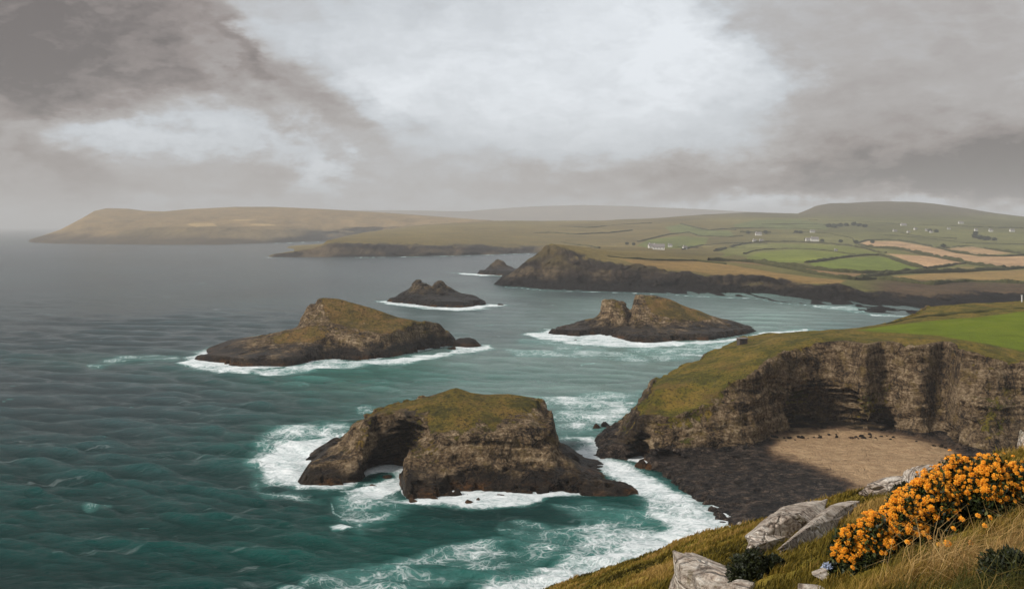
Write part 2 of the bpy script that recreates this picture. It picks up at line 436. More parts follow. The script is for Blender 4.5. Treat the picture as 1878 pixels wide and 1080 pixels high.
# cloud-deck coordinates: noise in angle, warped
ang = t.comb(t.mul(az, 7.0), t.mul(el, 15.0), t.mul(az, 1.3))
wn = t.noise(ang, 1.0, 5, .58, out=1)
wv = t.vm('SUBTRACT', wn, (.5, .5, .5)); wx, wy, _ = t.sep(wv)
wn2 = t.vm('SUBTRACT', t.noise(ang, 4.2, 5, .6, out=1), (.5, .5, .5)); wx2, wy2, _ = t.sep(wn2)
azw = t.add(az, t.add(t.mul(wx, .22), t.mul(wx2, .09)))
elw = t.add(el, t.add(t.mul(wy, .075), t.mul(wy2, .045)))
def px2a(px): return math.atan((px-CX)/F)
def py2e(px, py):
    return math.asin(((HY-py)/F)/math.sqrt(1+((px-CX)/F)**2+((HY-py)/F)**2))
T = t.add(.585, t.mul(t.ss(el, .3, 1.0), .08))
BL = [  # cloud masses: column, row, half-width, half-height, brightness, tilt
 (90, 20, 300, 165, -.40, 0), (40, 130, 280, 60, -.18, 0), (300, 90, 110, 90, -.05, 0), (-60, 40, 200, 200, -.12, 0),
 (760, 130, 180, 100, .16, 0), (1090, 90, 240, 130, .26, 0), (1270, 90, 110, 140, .20, 0), (930, 200, 120, 40, .10, 0),
 (600, 60, 100, 70, .12, 0),
 (210, 245, 150, 24, .30, 0), (470, 235, 150, 40, .20, -.1), (590, 310, 60, 22, .26, -.5), (690, 160, 70, 40, .16, 0),
 (432, 95, 30, 60, -.22, 0), (540, 165, 90, 60, -.13, -.4), (615, 225, 80, 70, -.20, -.3), (440, 200, 90, 50, -.06, 0), (395, 130, 26, 90, .10, 0), (500, 60, 40, 50, .08, 0),
 (40, 290, 130, 60, -.08, 0), (420, 285, 80, 20, -.14, 0), (300, 350, 300, 40, -.10, 0),
 (1500, 150, 60, 60, -.12, 0), (1850, 110, 190, 220, -.14, 0), (1560, 60, 150, 160, -.06, 0), (1420, 20, 40, 50, -.10, 0),
 (1860, 312, 280, 48, -.46, 0), (1440, 326, 400, 30, -.26, 0), (1050, 335, 240, 30, -.06, 0), (1800, 255, 200, 50, -.10, 0),
 (1650, 382, 300, 17, .22, 0), (1330, 375, 130, 13, .16, 0), (1860, 385, 100, 17, .30, 0),
 (760, 350, 200, 40, -.03, 0), (1000, 250, 200, 60, .06, 0),
]
cn = t.noise(t.vm('ADD', ang, t.sc(wv, (2.2, 2.2, 2.2))), 1.2, 5, .5)
brk = t.ss(t.noise(t.vm('ADD', ang, t.sc(wv, (2.5, 2.5, 2.5))), 1.7, 4, .5), .33, .66, .80, 1.2)
for (bx, by, sx, sy, w, tl) in BL:
    a0, e0 = px2a(bx), py2e(bx, by)
    ax_, ex_ = t.m('SUBTRACT', azw, a0), t.m('SUBTRACT', elw, e0)
    if tl:
        c_, s_ = math.cos(tl), math.sin(tl)
        u_ = t.m('MULTIPLY_ADD', ax_, c_, t.mul(ex_, s_)); v_ = t.m('MULTIPLY_ADD', ax_, -s_, t.mul(ex_, c_))
    else: u_, v_ = ax_, ex_
    u_ = t.mul(u_, F/sx); v_ = t.mul(v_, F/sy)
    r2 = t.add(t.mul(u_, u_), t.mul(v_, v_))
    T = t.m('MULTIPLY_ADD', t.mul(t.m('POWER', 2.718, t.mul(r2, -.7)), brk), w, T)
cn2 = t.noise(t.vm('ADD', ang, t.sc(wn2, (.8, .8, .8))), 4.0, 5, .55)
T = t.add(T, t.mul(t.m('SUBTRACT', cn, .5), .27)); T = t.add(T, t.mul(t.m('SUBTRACT', cn2, .5), .10))
cc = t.ramp(T, [(.02, lin(110, 103, 100)), (.26, lin(148, 139, 135)), (.46, lin(176, 172, 170)), (.66, lin(202, 207, 212)), (.95, lin(236, 241, 246))])
full = t.mix(.965, nish, cc)
bg = t.n('ShaderNodeBackground', {'Color': full, 'Strength': SKY_K}); o = t.n('ShaderNodeOutputWorld')
t.t.links.new(bg.outputs[0], o.inputs[0])
W.cycles.sampling_method = 'MANUAL'; W.cycles.sample_map_resolution = 512
S.cycles.max_bounces = 5; S.cycles.diffuse_bounces = 2; S.cycles.glossy_bounces = 2; S.cycles.volume_bounces = 0
S.cycles.transparent_max_bounces = 6; S.cycles.use_denoising = True

# ================================================================== HAZE (the air itself)
if HAZE > 0:
    hx, y0, y1, z0, z1 = 42000, -300, 41500, -8.5, 300
    V = [(x, y, z) for x in (-hx, hx) for y in (y0, y1) for z in (z0, z1)]
    Q = [(0, 1, 3, 2), (4, 6, 7, 5), (0, 4, 5, 1), (2, 3, 7, 6), (0, 2, 6, 4), (1, 5, 7, 3)]
    hm = bpy.data.materials.new('haze_air'); hm.use_nodes = True; th = NT(hm.node_tree)
    pv = th.n('ShaderNodeVolumePrincipled', {'Color': (.76, .76, .76, 1), 'Density': HAZE, 'Anisotropy': .0})
    oo = th.n('ShaderNodeOutputMaterial'); th.t.links.new(pv.outputs[0], oo.inputs['Volume'])
    tag(link('haze', np_mesh('haze', V, Q, False), hm), kind='stuff')
# ================================================================== FAR LAND
M_land = land_material()
CLIFF = np.array(lin(64, 54, 46)[:3]); CLIFF2 = np.array(lin(92, 78, 62)[:3])
def C3(*c): return np.array(lin(*c)[:3])
def lerp_rows(rows, sub):
    """subdivide between loft rows -> list of (Y, z, segment, t)"""
    out = []
    for k, (a, b) in enumerate(zip(rows[:-1], rows[1:])):
        n = sub[k]
        for i in range(n):
            w = i/n; out.append((a[0]*(1-w)+b[0]*w, a[1]*(1-w)+b[1]*w, k, w))
    out.append((rows[-1][0], rows[-1][1], len(rows)-2, 1.0)); return out
def terrain(name, rows, sub, px0, px1, colf, amp, step=2, end_drop=None):
    rows = mono(rows, 2.0)
    sel = (PXT >= px0) & (PXT <= px1)
    px = PXT[sel]
    rr = lerp_rows([(a[sel], b[sel]) for a, b in rows], sub)
    Y = np.stack([r[0] for r in rr]); Z = np.stack([r[1] for r in rr]); K = np.stack([np.full(len(px), r[2]+r[3]) for r in rr])
    X = (px-CX)/F*Y
    dY, dZ = amp(X, Y, Z, K)
    Y2 = Y+dY; X = (px-CX)/F*Y2; Z = Z+dZ
    if end_drop is not None:
        Z = Z - end_drop(px[None, :], Z)
    cols = colf(X, Y2, Z, K, px[None, :]+0*Y)
    V = np.stack([X, Y2, Z], -1).reshape(-1, 3)
    me = np_mesh(name, V, grid_faces(*X.shape)[:, ::1], True, cols.reshape(-1, 3))
    o = link(name, me, M_land); tag(o, kind='structure')
    return rows

# --- cliff peninsula and farmland (two joined sheets)
wlA = [(880, 521), (915, 524), (950, 526), (1000, 531), (1100, 534), (1200, 537), (1280, 541), (1390, 545), (1404, 549), (1430, 554), (1480, 557), (1568, 559), (1576, 571), (1620, 574), (1684, 576), (1700, 572), (1800, 568), (2300, 560)]
A_w = row_w(wlA, sm=2)
A_rows = [shift(A_w, -14, -6), A_w,
 # dark shelf
 row([(880, 520, 985), (915, 519, 985), (945, 515, 985), (1000, 520, 955), (1100, 524, 935), (1200, 527, 925), (1280, 532, 900), (1400, 543, 868), (1480, 549, 800), (1568, 553, 772), (1580, 560, 745), (1620, 566, 728), (1684, 570, 712), (1750, 562, 730), (2300, 550, 760)], 2),
 # cliff top
 row([(880, 519, 1000), (915, 517, 1000), (932, 505, 1010), (950, 489, 1020), (985, 464, 1035), (1008, 449, 1040), (1030, 455, 1015), (1060, 472, 990), (1092, 489, 965), (1130, 490, 962), (1170, 489, 958), (1200, 493, 955), (1260, 501, 930), (1290, 508, 915), (1350, 508, 900), (1400, 508, 890), (1440, 516, 860), (1500, 525, 815), (1540, 526, 805), (1568, 531, 800), (1600, 536, 790), (1660, 545, 775), (1700, 548, 780), (1760, 540, 800), (2300, 536, 820)], 2),
 # top lip
 row([(880, 518, 1010), (932, 504, 1020), (1008, 447, 1052), (1040, 450, 1075), (1092, 472, 1030), (1200, 488, 1010), (1300, 500, 960), (1400, 504, 930), (1500, 517, 860), (1568, 524, 850), (1700, 533, 850), (2300, 528, 880)], 4),
 row([(880, 519, 1030), (960, 500, 1050), (1008, 449, 1080), (1060, 452, 1150), (1120, 461, 1180), (1200, 468, 1200), (1300, 478, 1180), (1400, 490, 1100), (1500, 500, 1060), (1600, 506, 1060), (1878, 512, 1080), (2300, 512, 1080)], 8),
 row([(880, 519, 1060), (960, 505, 1100), (1008, 462, 1150), (1050, 456, 1400), (1100, 457, 1500), (1200, 461, 1500), (1300, 468, 1480), (1400, 474, 1450), (1500, 478, 1400), (1600, 480, 1400), (1878, 488, 1400), (2300, 490, 1400)], 8),
 row([(880, 500, 1500), (980, 480, 1600), (1030, 460, 1900), (1100, 452, 2000), (1200, 453, 2000), (1300, 455, 2000), (1400, 454, 2000), (1500, 452, 1950), (1600, 452, 1950), (1878, 456, 1950), (2300, 458, 1950)], 8)]
B_rows = [
 shift(row_w([(470, 471.5), (495, 472), (530, 472), (600, 471.5), (700, 470.5), (800, 469), (900, 466.5), (975, 464), (2300, 464)], sm=2), -25, -8),
 row_w([(470, 471.5), (495, 472), (530, 472), (600, 471.5), (700, 470.5), (800, 469), (900, 466.5), (975, 464), (2300, 464)], sm=2),
 row([(470, 471, 1925), (500, 467, 1950), (530, 463, 1960), (560, 458, 1960), (592, 451, 1960), (600, 446, 1965), (640, 448, 1965), (700, 450, 1975), (800, 452, 2020), (900, 455, 2130), (980, 455, 2250), (1030, 454, 2180), (1100, 453, 2180), (2300, 457, 2180)], 1),
 row([(470, 471, 1950), (500, 467.5, 1975), (530, 464, 1985), (560, 459, 1990), (590, 449, 2000), (600, 440, 2010), (650, 443, 2020), (700, 443, 2050), (800, 444, 2150), (900, 446, 2300), (980, 447, 2400), (1100, 449, 2350), (1300, 449, 2350), (1500, 446, 2300), (1700, 447, 2300), (1878, 449, 2300), (2300, 450, 2300)], 2),
 row([(470, 470, 2000), (590, 452, 2050), (610, 438, 2150), (650, 435, 2350), (700, 432, 2500), (800, 428, 2700), (900, 430, 2700), (1000, 432, 2700), (1100, 433, 2700), (1300, 430, 2700), (1500, 426, 2700), (1700, 424, 2700), (1878, 426, 2700), (2300, 430, 2700)], 6),
 row([(470, 470, 2100), (590, 455, 2200), (620, 437, 2500), (700, 424, 3000), (800, 416, 3200), (900, 416, 3200), (1000, 418, 3200), (1200, 415, 3200), (1300, 409, 3200), (1400, 407, 3200), (1500, 405, 3300), (1700, 403, 3300), (1878, 409, 3300), (2300, 415, 3300)], 8),
 row([(470, 470, 2200), (590, 455, 2400), (620, 436, 2700), (660, 428, 3000), (700, 421, 3400), (760, 414, 3700), (830, 408, 3900), (900, 405.5, 4000), (1000, 405, 4000), (1100, 404.5, 4000), (1200, 400, 4000), (1300, 393, 4000), (1370, 390, 4000), (1430, 391, 4000), (1462, 391.5, 4000), (1480, 385, 4050), (1495, 378, 4100), (1520, 373, 4100), (1600, 370, 4200), (1680, 371, 4200), (1740, 378, 4200), (1800, 387, 4200), (1878, 398, 4200), (2000, 408, 4200), (2300, 414, 4200)], 2)]
B_rows.append(shift(B_rows[-1], 700, k=.6))
mA, mB = mono(A_rows, 2.0), mono(B_rows, 2.0)
LA, LB = Loft(mA, 880, 2400, gap=2.0), Loft(mB, 470, 2400, gap=2.0)
def HL(X, Y): return np.maximum(LA.H(X, Y), LB.H(X, Y))
_Ys = np.geomspace(620, 5200, 1400)
def hit(px, py):
    """first point of the farmland seen at a column and row"""
    X = (px-CX)/F*_Ys; h = HL(X, _Ys); r = EYE-(py-HY)*_Ys/F
    k = np.argmax(h >= r) if (h >= r).any() else len(_Ys)-1
    return (X[k], _Ys[k], h[k])

z4 = lambda L: [(1340+x/3.491, 340+y/3.491) for x, y in L]
z3 = lambda L: [(960+x/3.478, 340+y/3.478) for x, y in L]
FIELDS = [
 (z4([(0, 400), (150, 372), (500, 374), (760, 390), (940, 432), (960, 455), (800, 452), (560, 418), (200, 412), (60, 440), (-60, 460)]), C3(112, 116, 56)),
 (z4([(110, 440), (200, 420), (430, 412), (560, 420), (780, 445), (620, 480), (470, 497), (250, 490), (100, 478)]), C3(120, 128, 54)),
 (z4([(500, 500), (700, 470), (960, 456), (1080, 490), (1250, 543), (1000, 560), (700, 545), (540, 520)]), C3(108, 120, 48)),
 (z4([(820, 375), (880, 355), (1080, 358), (1250, 388), (1450, 432), (1600, 454), (1878, 453), (2300, 470), (2300, 560), (1878, 527), (1750, 522), (1560, 502), (1400, 475), (1200, 440), (1060, 408), (940, 400)]), C3(186, 152, 116)),
 (z4([(1000, 437), (1300, 455), (1520, 500), (1400, 512), (1250, 525)]), C3(184, 150, 114)),
 (z4([(1370, 405), (1550, 393), (1800, 435), (1620, 448), (1560, 446)]), C3(176, 146, 110)),
 (z4([(940, 590), (1300, 562), (1878, 540), (2300, 535), (2300, 600), (1878, 608), (1600, 610), (1400, 615), (1290, 632), (1080, 604)]), C3(150, 124, 76)),
 (z4([(1330, 535), (1500, 517), (1680, 532), (1500, 545)]), C3(126, 112, 70)),
 (z3([(620, 470), (800, 474), (1100, 482), (1300, 505), (1600, 555), (1878, 590), (2060, 605), (2010, 630), (1878, 628), (1700, 622), (1560, 590), (1400, 578), (1250, 575), (1050, 548), (850, 530), (700, 500)]), C3(142, 116, 70)),
 (z4([(-60, 482), (200, 494), (460, 528), (700, 556), (880, 566), (830, 588), (600, 570), (300, 520), (0, 492)]), C3(136, 110, 76)),
 (z3([(720, 385), (800, 345), (1000, 322), (1180, 335), (1160, 375), (1030, 405), (800, 400)]), C3(106, 112, 54)),
 (z3([(1230, 420), (1400, 372), (1560, 375), (1760, 405), (1500, 430), (1420, 460)]), C3(118, 118, 66)),
 (z3([(900, 265), (1020, 245), (1160, 285), (1320, 290), (1350, 325), (1120, 325), (1080, 308), (940, 300)]), C3(104, 110, 62)),
 (z4([(20, 250), (160, 222), (420, 215), (640, 250), (620, 285), (300, 280), (30, 270)]), C3(102, 108, 62)),
 (z4([(700, 470+1), (705, 471), (704, 472)]), C3(110, 120, 60)),
]
def col_land(X, Y, Z, K, px):
    py = HY+(EYE-Z)*F/Y
    n = fbm(X/260, Y/420, 0*X, 5)
    g = sst(1150, 1600, px)
    c = (C3(116, 102, 60)[None, None]*(1-g[..., None]) + C3(102, 101, 56)[None, None]*g[..., None])
    c = c*(1+.35*n[..., None])
    # long strips of differing pasture up the slopes
    st = vnoise(px/90+31, py/5.5, 0*px)*np.ones_like(px)
    c = c*(1+.16*st[..., None]*sst(900, 1200, px)[..., None])
    hi = sst(75, 125, Z)[..., None]; c = c*(1-hi)+C3(98, 90, 70)*hi
    for poly, fc in FIELDS:
        s = poly_sd(px, py, poly, 2.0); w = sst(-1.5, 1.9, s+.8*fbm(X/30, Y/60, 0*X, 3))[..., None]
        c = c*(1-w)+fc*w*(1+.26*fbm(X/40, Y/90, 0*X, 4)[..., None])
    return c
def colA(X, Y, Z, K, px):
    c = col_land(X, Y, Z, K, px)
    n = fbm(X/22, Y/30, Z/7, 4)+.5*fbm(X/5, Y/12, (Z+X*.12)/2.2, 3)
    fl = sst(3.05, 3.6, K+.9*n)[..., None]
    fl = fl*sst(975, 1015, px+14*n)[..., None]
    # bare brown slopes at the right end above the far beach
    br = (sst(1560, 1640, px)*(1-sst(4.3, 5.0, K+.4*n)))[..., None]
    c = c*(1-br)+(C3(84, 68, 50)*(1+.4*n[..., None]))*br
    ck = C3(46, 38, 32)*(1-sst(-.1, .5, n))[..., None]+C3(86, 74, 58)*sst(-.1, .5, n)[..., None]
    wetz = sst(5, 13, Z+6*n)[..., None]; ck = C3(22, 18, 16)*(1-wetz)+ck*wetz
    gr = (sst(.05, .35, fbm(X/45, Y/45, Z/30, 3))*sst(14, 26, Z))[..., None]*.6
    ck = ck*(1-gr)+C3(96, 84, 52)*gr
    return ck*(1-fl)+c*fl
def ampA(X, Y, Z, K):
    w = sst(.9, 1.4, K)*(1-sst(3.2, 3.9, K))
    n = fbm(X/26, Y/60, Z/40, 5); r = ridged(X/9, Y/30, Z/12, 3)
    dY = w*(n*20+r*7); dZ = sst(.9, 1.3, K)*(1-sst(3.4, 3.9, K))*(fbm(X/7, Y/40, Z/5, 3)*3.4)
    dZ = dZ+sst(3.6, 5, K)*fbm(X/90, Y/160, 0*X, 4)*2.0
    return dY, dZ
terrain('farmland_peninsula', A_rows, [2, 9, 22, 8, 20, 26, 34], 884, 2300, colA, ampA,
        end_drop=lambda px, Z: (1-sst(884, 925, px))*(Z+6))
def colB(X, Y, Z, K, px):
    c = col_land(X, Y, Z, K, px)
    n = fbm(X/40, Y/60, Z/10, 4)
    fl = sst(2.05, 2.7, K+.9*n)[..., None]
    fl = np.maximum(fl, sst(960, 1040, px)[..., None])
    ck = C3(48, 42, 38)*(1-sst(-.2, .5, n))[..., None]+C3(96, 82, 64)*sst(-.2, .5, n)[..., None]
    return ck*(1-fl)+c*fl
def ampB(X, Y, Z, K):
    w = sst(.9, 1.4, K)*(1-sst(2.2, 2.9, K))
    n = fbm(X/45, Y/80, Z/40, 5)
    return w*n*26, sst(.9, 1.3, K)*(1-sst(2.4, 3, K))*fbm(X/10, Y/60, Z/6, 3)*3.0 + sst(2.6, 4, K)*fbm(X/160, Y/260, 0*X, 5)*4.0
terrain('hills_with_fields', B_rows, [2, 10, 8, 40, 50, 50, 6], 474, 2300, colB, ampB,
        end_drop=lambda px, Z: (1-sst(474, 505, px))*(Z+6)*.8)

# --- far headland on the left
C_w = row_w([(40, 443.5), (100, 447), (180, 448), (300, 449), (400, 449), (480, 446), (590, 442), (700, 441), (1200, 441)], sm=2)
C_rows = [shift(C_w, -60, -8), C_w,
 row([(40, 443.3, 3900), (60, 441, 3700), (100, 443, 3450), (180, 443, 3420), (215, 436, 3400), (260, 436, 3400), (330, 437, 3400), (400, 438, 3400), (480, 436, 3550), (600, 435, 3900), (1200, 434, 3900)], 1),
 row([(40, 443.3, 3950), (60, 440, 3760), (110, 441, 3550), (180, 442, 3550), (200, 434, 3500), (240, 425, 3520), (270, 419, 3550), (330, 416, 3580), (400, 416, 3600), (460, 419, 3650), (520, 422, 3800), (600, 424, 4000), (1200, 424, 4000)], 2),
 row([(40, 443.2, 4000), (60, 439, 3820), (110, 437, 3650), (180, 432, 3700), (240, 420, 3800), (300, 414, 3900), (400, 411, 3900), (500, 414, 3950), (600, 415, 4100), (1200, 416, 4100)], 3),
 row([(40, 443.2, 4100), (60, 438, 3900), (90, 431, 3900), (110, 424, 4050), (150, 404, 4200), (200, 396, 4300), (300, 398, 4300), (430, 392, 4400), (600, 395, 4400), (700, 400, 4400), (1200, 412, 4400)], 3),
 row([(40, 443.2, 4200), (58, 440, 4000), (72, 434, 4000), (110, 421, 4200), (150, 400, 4400), (172, 387, 4500), (195, 382, 4600), (235, 383, 4600), (265, 387, 4600), (300, 388, 4600), (340, 384, 4700), (430, 379.5, 4700), (500, 379.5, 4700), (600, 384, 4700), (700, 390, 4700), (800, 397, 4700), (900, 405, 4700), (1200, 418, 4700)], 2)]
C_rows.append(shift(C_rows[-1], 600, k=.7))
def colC(X, Y, Z, K, px):
    n = fbm(X/120, Y/300, Z/40, 5)
    c = C3(138, 116, 80)*(1+.3*n[..., None]); d = C3(118, 102, 72)*(1+.4*n[..., None])
    w = sst(3.0, 3.5, K+1.0*n)[..., None]*(1-.0)
    c = d*(1-w)+c*w
    py = HY+(EYE-Z)*F/Y
    for (a, b, q, e) in ((340, 409, 392, 416), (455, 410, 500, 415), (420, 402, 470, 405)):
        s = poly_sd(px, py, [(a, b+3), (a+12, b), (q, b+1), (q+8, e-1), (a+20, e)], 3.0)
        ww = sst(-1, 2, s)[..., None]; c = c*(1-ww)+C3(176, 150, 104)*ww
    lw = (1-sst(8, 34, Z+22*n))[..., None]; return c*(1-lw*.8)+C3(66, 56, 44)*lw*.8
def ampC(X, Y, Z, K):
    w = sst(1.2, 2.5, K)*(1-sst(5.3, 5.9, K))
    return w*ridged(X/150, Y/400, Z/90, 3)*30*(1-sst(3, 5, K)*.6), w*fbm(X/60, Y/120, 0*X, 4)*8*(1-.5*sst(4, 6, K))
terrain('far_headland', C_rows, [2, 8, 16, 14, 26, 16, 4], 46, 1000, colC, ampC,
        end_drop=lambda px, Z: (1-sst(46, 64, px))*(Z+2)*.9)
# --- ridge lost in the rain, and the faintest coast on the horizon
D_rows = [row_w([(500, 422), (1700, 422)]),
 row([(500, 400, 16000), (600, 396, 16500), (1000, 395, 16500), (1500, 398, 16500), (1700, 402, 16500)], 4)]
D_rows = [(np.full(len(PXT), 10800.), np.full(len(PXT), -5.)), row([(500, 398, 11200), (1700, 400, 11200)]),
 row([(540, 398, 11800), (600, 388, 11800), (640, 386, 11800), (750, 386, 11800), (850, 388, 11800), (940, 381, 11800), (1000, 378, 11800), (1060, 376.5, 11800), (1150, 378, 11800), (1250, 382, 11800), (1350, 387, 11800), (1450, 392, 11800), (1700, 399, 11800)], 6)]
D_rows.append(shift(D_rows[-1], 700, k=.6))
def colD(X, Y, Z, K, px):
    n = fbm(X/300, Y/500, Z/60, 4); return C3(120, 104, 78)*(1+.35*n[..., None])
terrain('misty_ridge', D_rows, [4, 14, 4], 560, 1700, colD, lambda X, Y, Z, K: (0*X, fbm(X/200, Y/200, 0*X, 4)*5*(K > .5)), step=4)
E_rows = [(np.full(len(PXT), 11000.), np.full(len(PXT), -4.)), row([(-300, 409, 11500), (-100, 408, 11500), (40, 411, 11500), (140, 416, 11500), (200, 420, 11500)], 8)]
E_rows.append(shift(E_rows[-1], 600, k=.6))
0 and terrain('horizon_coast', E_rows, [4, 3], -600, 160, colD, lambda X, Y, Z, K: (0*X, fbm(X/500, Y/200, 0*X, 4)*8*(K > .5)), step=4)

# ------------------------------------------------------------------ hedgerows
M_hedge = plain('hedge_leaves', (60, 59, 33), .95, .1, .35, .2)
HEDGES = [
 (z4([(-140, 480), (0, 487), (150, 497), (300, 517), (440, 545), (560, 572), (720, 600), (800, 606)]), 'long dark hedge above the brown cliff-top field', 5),
 (z4([(800, 606), (880, 590), (960, 578), (1120, 562), (1300, 555), (1550, 548), (1750, 540), (1878, 532), (2300, 525)]), 'dark hedge along the top of the ochre field', 5),
 (z4([(200, 490), (340, 508), (480, 527), (600, 542), (700, 551), (830, 559), (960, 562), (1120, 556), (1250, 545)]), 'hedge along the lower edge of the green wedge field', 5),
 (z4([(480, 498), (550, 488), (620, 477), (720, 463), (820, 454), (950, 452), (1010, 462), (1080, 486), (1160, 512), (1250, 530)]), 'hedge between the two bright green fields', 5),
 (z4([(1250, 530), (1380, 517), (1450, 508), (1520, 502)]), 'short hedge under the pointed tan field', 4),
 (z4([(-90, 420), (0, 396), (80, 378), (160, 366), (240, 362), (400, 363), (560, 370), (760, 387), (850, 403), (930, 430), (1000, 438)]), 'arched hedge over the upper green field', 5),
 (z4([(820, 385), (880, 396), (940, 404), (1060, 412), (1130, 424), (1200, 440), (1300, 459), (1400, 480), (1560, 512), (1700, 530), (1760, 536)]), 'thick dark hedge between the two tan fields', 7),
 (z4([(800, 375), (840, 362), (880, 352), (980, 350), (1080, 354), (1160, 366), (1250, 385), (1350, 408), (1450, 432), (1600, 454), (1750, 456), (1878, 450), (2300, 450)]), 'hedge along the top of the long tan field', 5),
 (z4([(1370, 405), (1430, 396), (1500, 390), (1600, 400), (1700, 415), (1878, 442), (2200, 470)]), 'hedge above the small tan field', 5),
 (z4([(800, 606), (920, 600), (1050, 612), (1170, 628), (1290, 640), (1380, 628), (1500, 622), (1700, 625), (1878, 632), (2300, 640)]), 'hedge below the ochre field', 6),
 (z4([(90, 440), (140, 424), (200, 414), (320, 409), (430, 409), (540, 414), (650, 425), (740, 440), (820, 452)]), 'thin hedge around the top of the pale green field', 3),
 (z3([(730, 360), (830, 335), (930, 312), (1060, 300), (1120, 322), (1320, 330), (1400, 322)]), 'thin hedge over the green field by the white farm', 3),
 (z3([(1020, 410), (1120, 385), (1250, 374), (1400, 368), (1560, 372)]), 'thin hedge running right from the white farm', 3),
 (z3([(1220, 420), (1300, 396), (1400, 372)]), 'short slanting hedge below the hillside farms', 3),
 (z3([(1000, 245), (1080, 265), (1180, 288), (1300, 278), (1360, 285)]), 'thin hedge high on the middle hillside', 4),
 (z3([(240, 366), (330, 380), (420, 388), (490, 400)]), 'dark field bank on the cliff-top pasture', 3),
 (z3([(540, 455), (700, 468), (850, 478), (1100, 480), (1300, 500)]), 'faint hedge across the cliff-top pasture', 2),
 (z4([(60, 300), (150, 302), (260, 305)]), 'short dark hedge left of the upper hill farms', 6),
 (z4([(400, 308), (500, 300), (640, 312), (780, 340), (800, 372)]), 'hedge climbing from the tan field corner', 3),
 (z4([(0, 275), (200, 272), (420, 278), (640, 285)]), 'upper hedge across the middle hillside', 3),
 (z4([(640, 285), (760, 262), (860, 270), (1000, 290), (1200, 330), (1450, 345)]), 'tree-lined hedge under the flat-topped hill', 4),
 (z4([(900, 318), (1100, 328), (1300, 345), (1500, 372), (1878, 380)]), 'hedge across the slope above the tan fields', 3),
 (z4([(500, 225), (800, 232), (1100, 250), (1400, 262), (1878, 275)]), 'highest wall line below the flat-topped hill', 3),
 (z4([(200, 250), (500, 250), (760, 258)]), 'faint high hedge left of the flat-topped hill', 3),
 (z3([(30, 310), (170, 300), (330, 312), (560, 300), (700, 285)]), 'faint field bank on the brown hillside', 3),
 (z3([(230, 262), (420, 270), (640, 250), (820, 240)]), 'highest field bank on the brown hillside', 3),
]
def hedge(pts, label, h):
    q = np.array(pts); L = np.r_[0, np.cumsum(np.hypot(np.diff(q[:, 0]), np.diff(q[:, 1])))]
    s = np.arange(0, L[-1], 1.6); pxs = np.interp(s, L, q[:, 0]); pys = np.interp(s, L, q[:, 1])
    pys = smooth1(pys, 5)
    C = np.array([hit(a, b) for a, b in zip(pxs, pys)])
    C = C[np.r_[True, np.abs(np.diff(C[:, 1])) < 320]]
    if len(C) < 4: return
    C[:, 1] = smooth1(C[:, 1], 5); C[:, 2] = HL(C[:, 0], C[:, 1])
    d = np.gradient(C[:, :2], axis=0); d /= np.linalg.norm(d, axis=1)[:, None]+1e-9
    nrm_ = np.stack([-d[:, 1], d[:, 0]], 1)
    w = h*.45*(1+.3*vnoise(C[:, 0]/30, C[:, 1]/30, 0*C[:, 0])); hh = h*.62*(1+.5*vnoise(C[:, 0]/14, C[:, 1]/14, 9+0*C[:, 0]))
    prof = [(-1, -.6), (-1.1, .5), (-.7, .95), (0, 1.05), (.7, .9), (1.1, .5), (1, -.6)]
    V = []
    for (a, b) in prof:
        x = C[:, 0]+nrm_[:, 0]*w*a; y = C[:, 1]+nrm_[:, 1]*w*a; z = C[:, 2]+np.where(b > 0, hh*b, -2.5)
        V.append(np.stack([x, y, z], 1))
    V = np.stack(V, 1); V[:, 1:6] += (rng.random(V[:, 1:6].shape)-.5)*h*.22
    n, k = V.shape[:2]; c = V[0, 3].copy(); c[2] -= h
    me = np_mesh('hedgerow', V.reshape(-1, 3)-c, grid_faces(n, k), True)
    o = link('hedgerow', me, M_hedge, loc=c); tag(o, label, 'hedge', 'hedges between the far fields')
for hd in HEDGES: hedge(*hd)

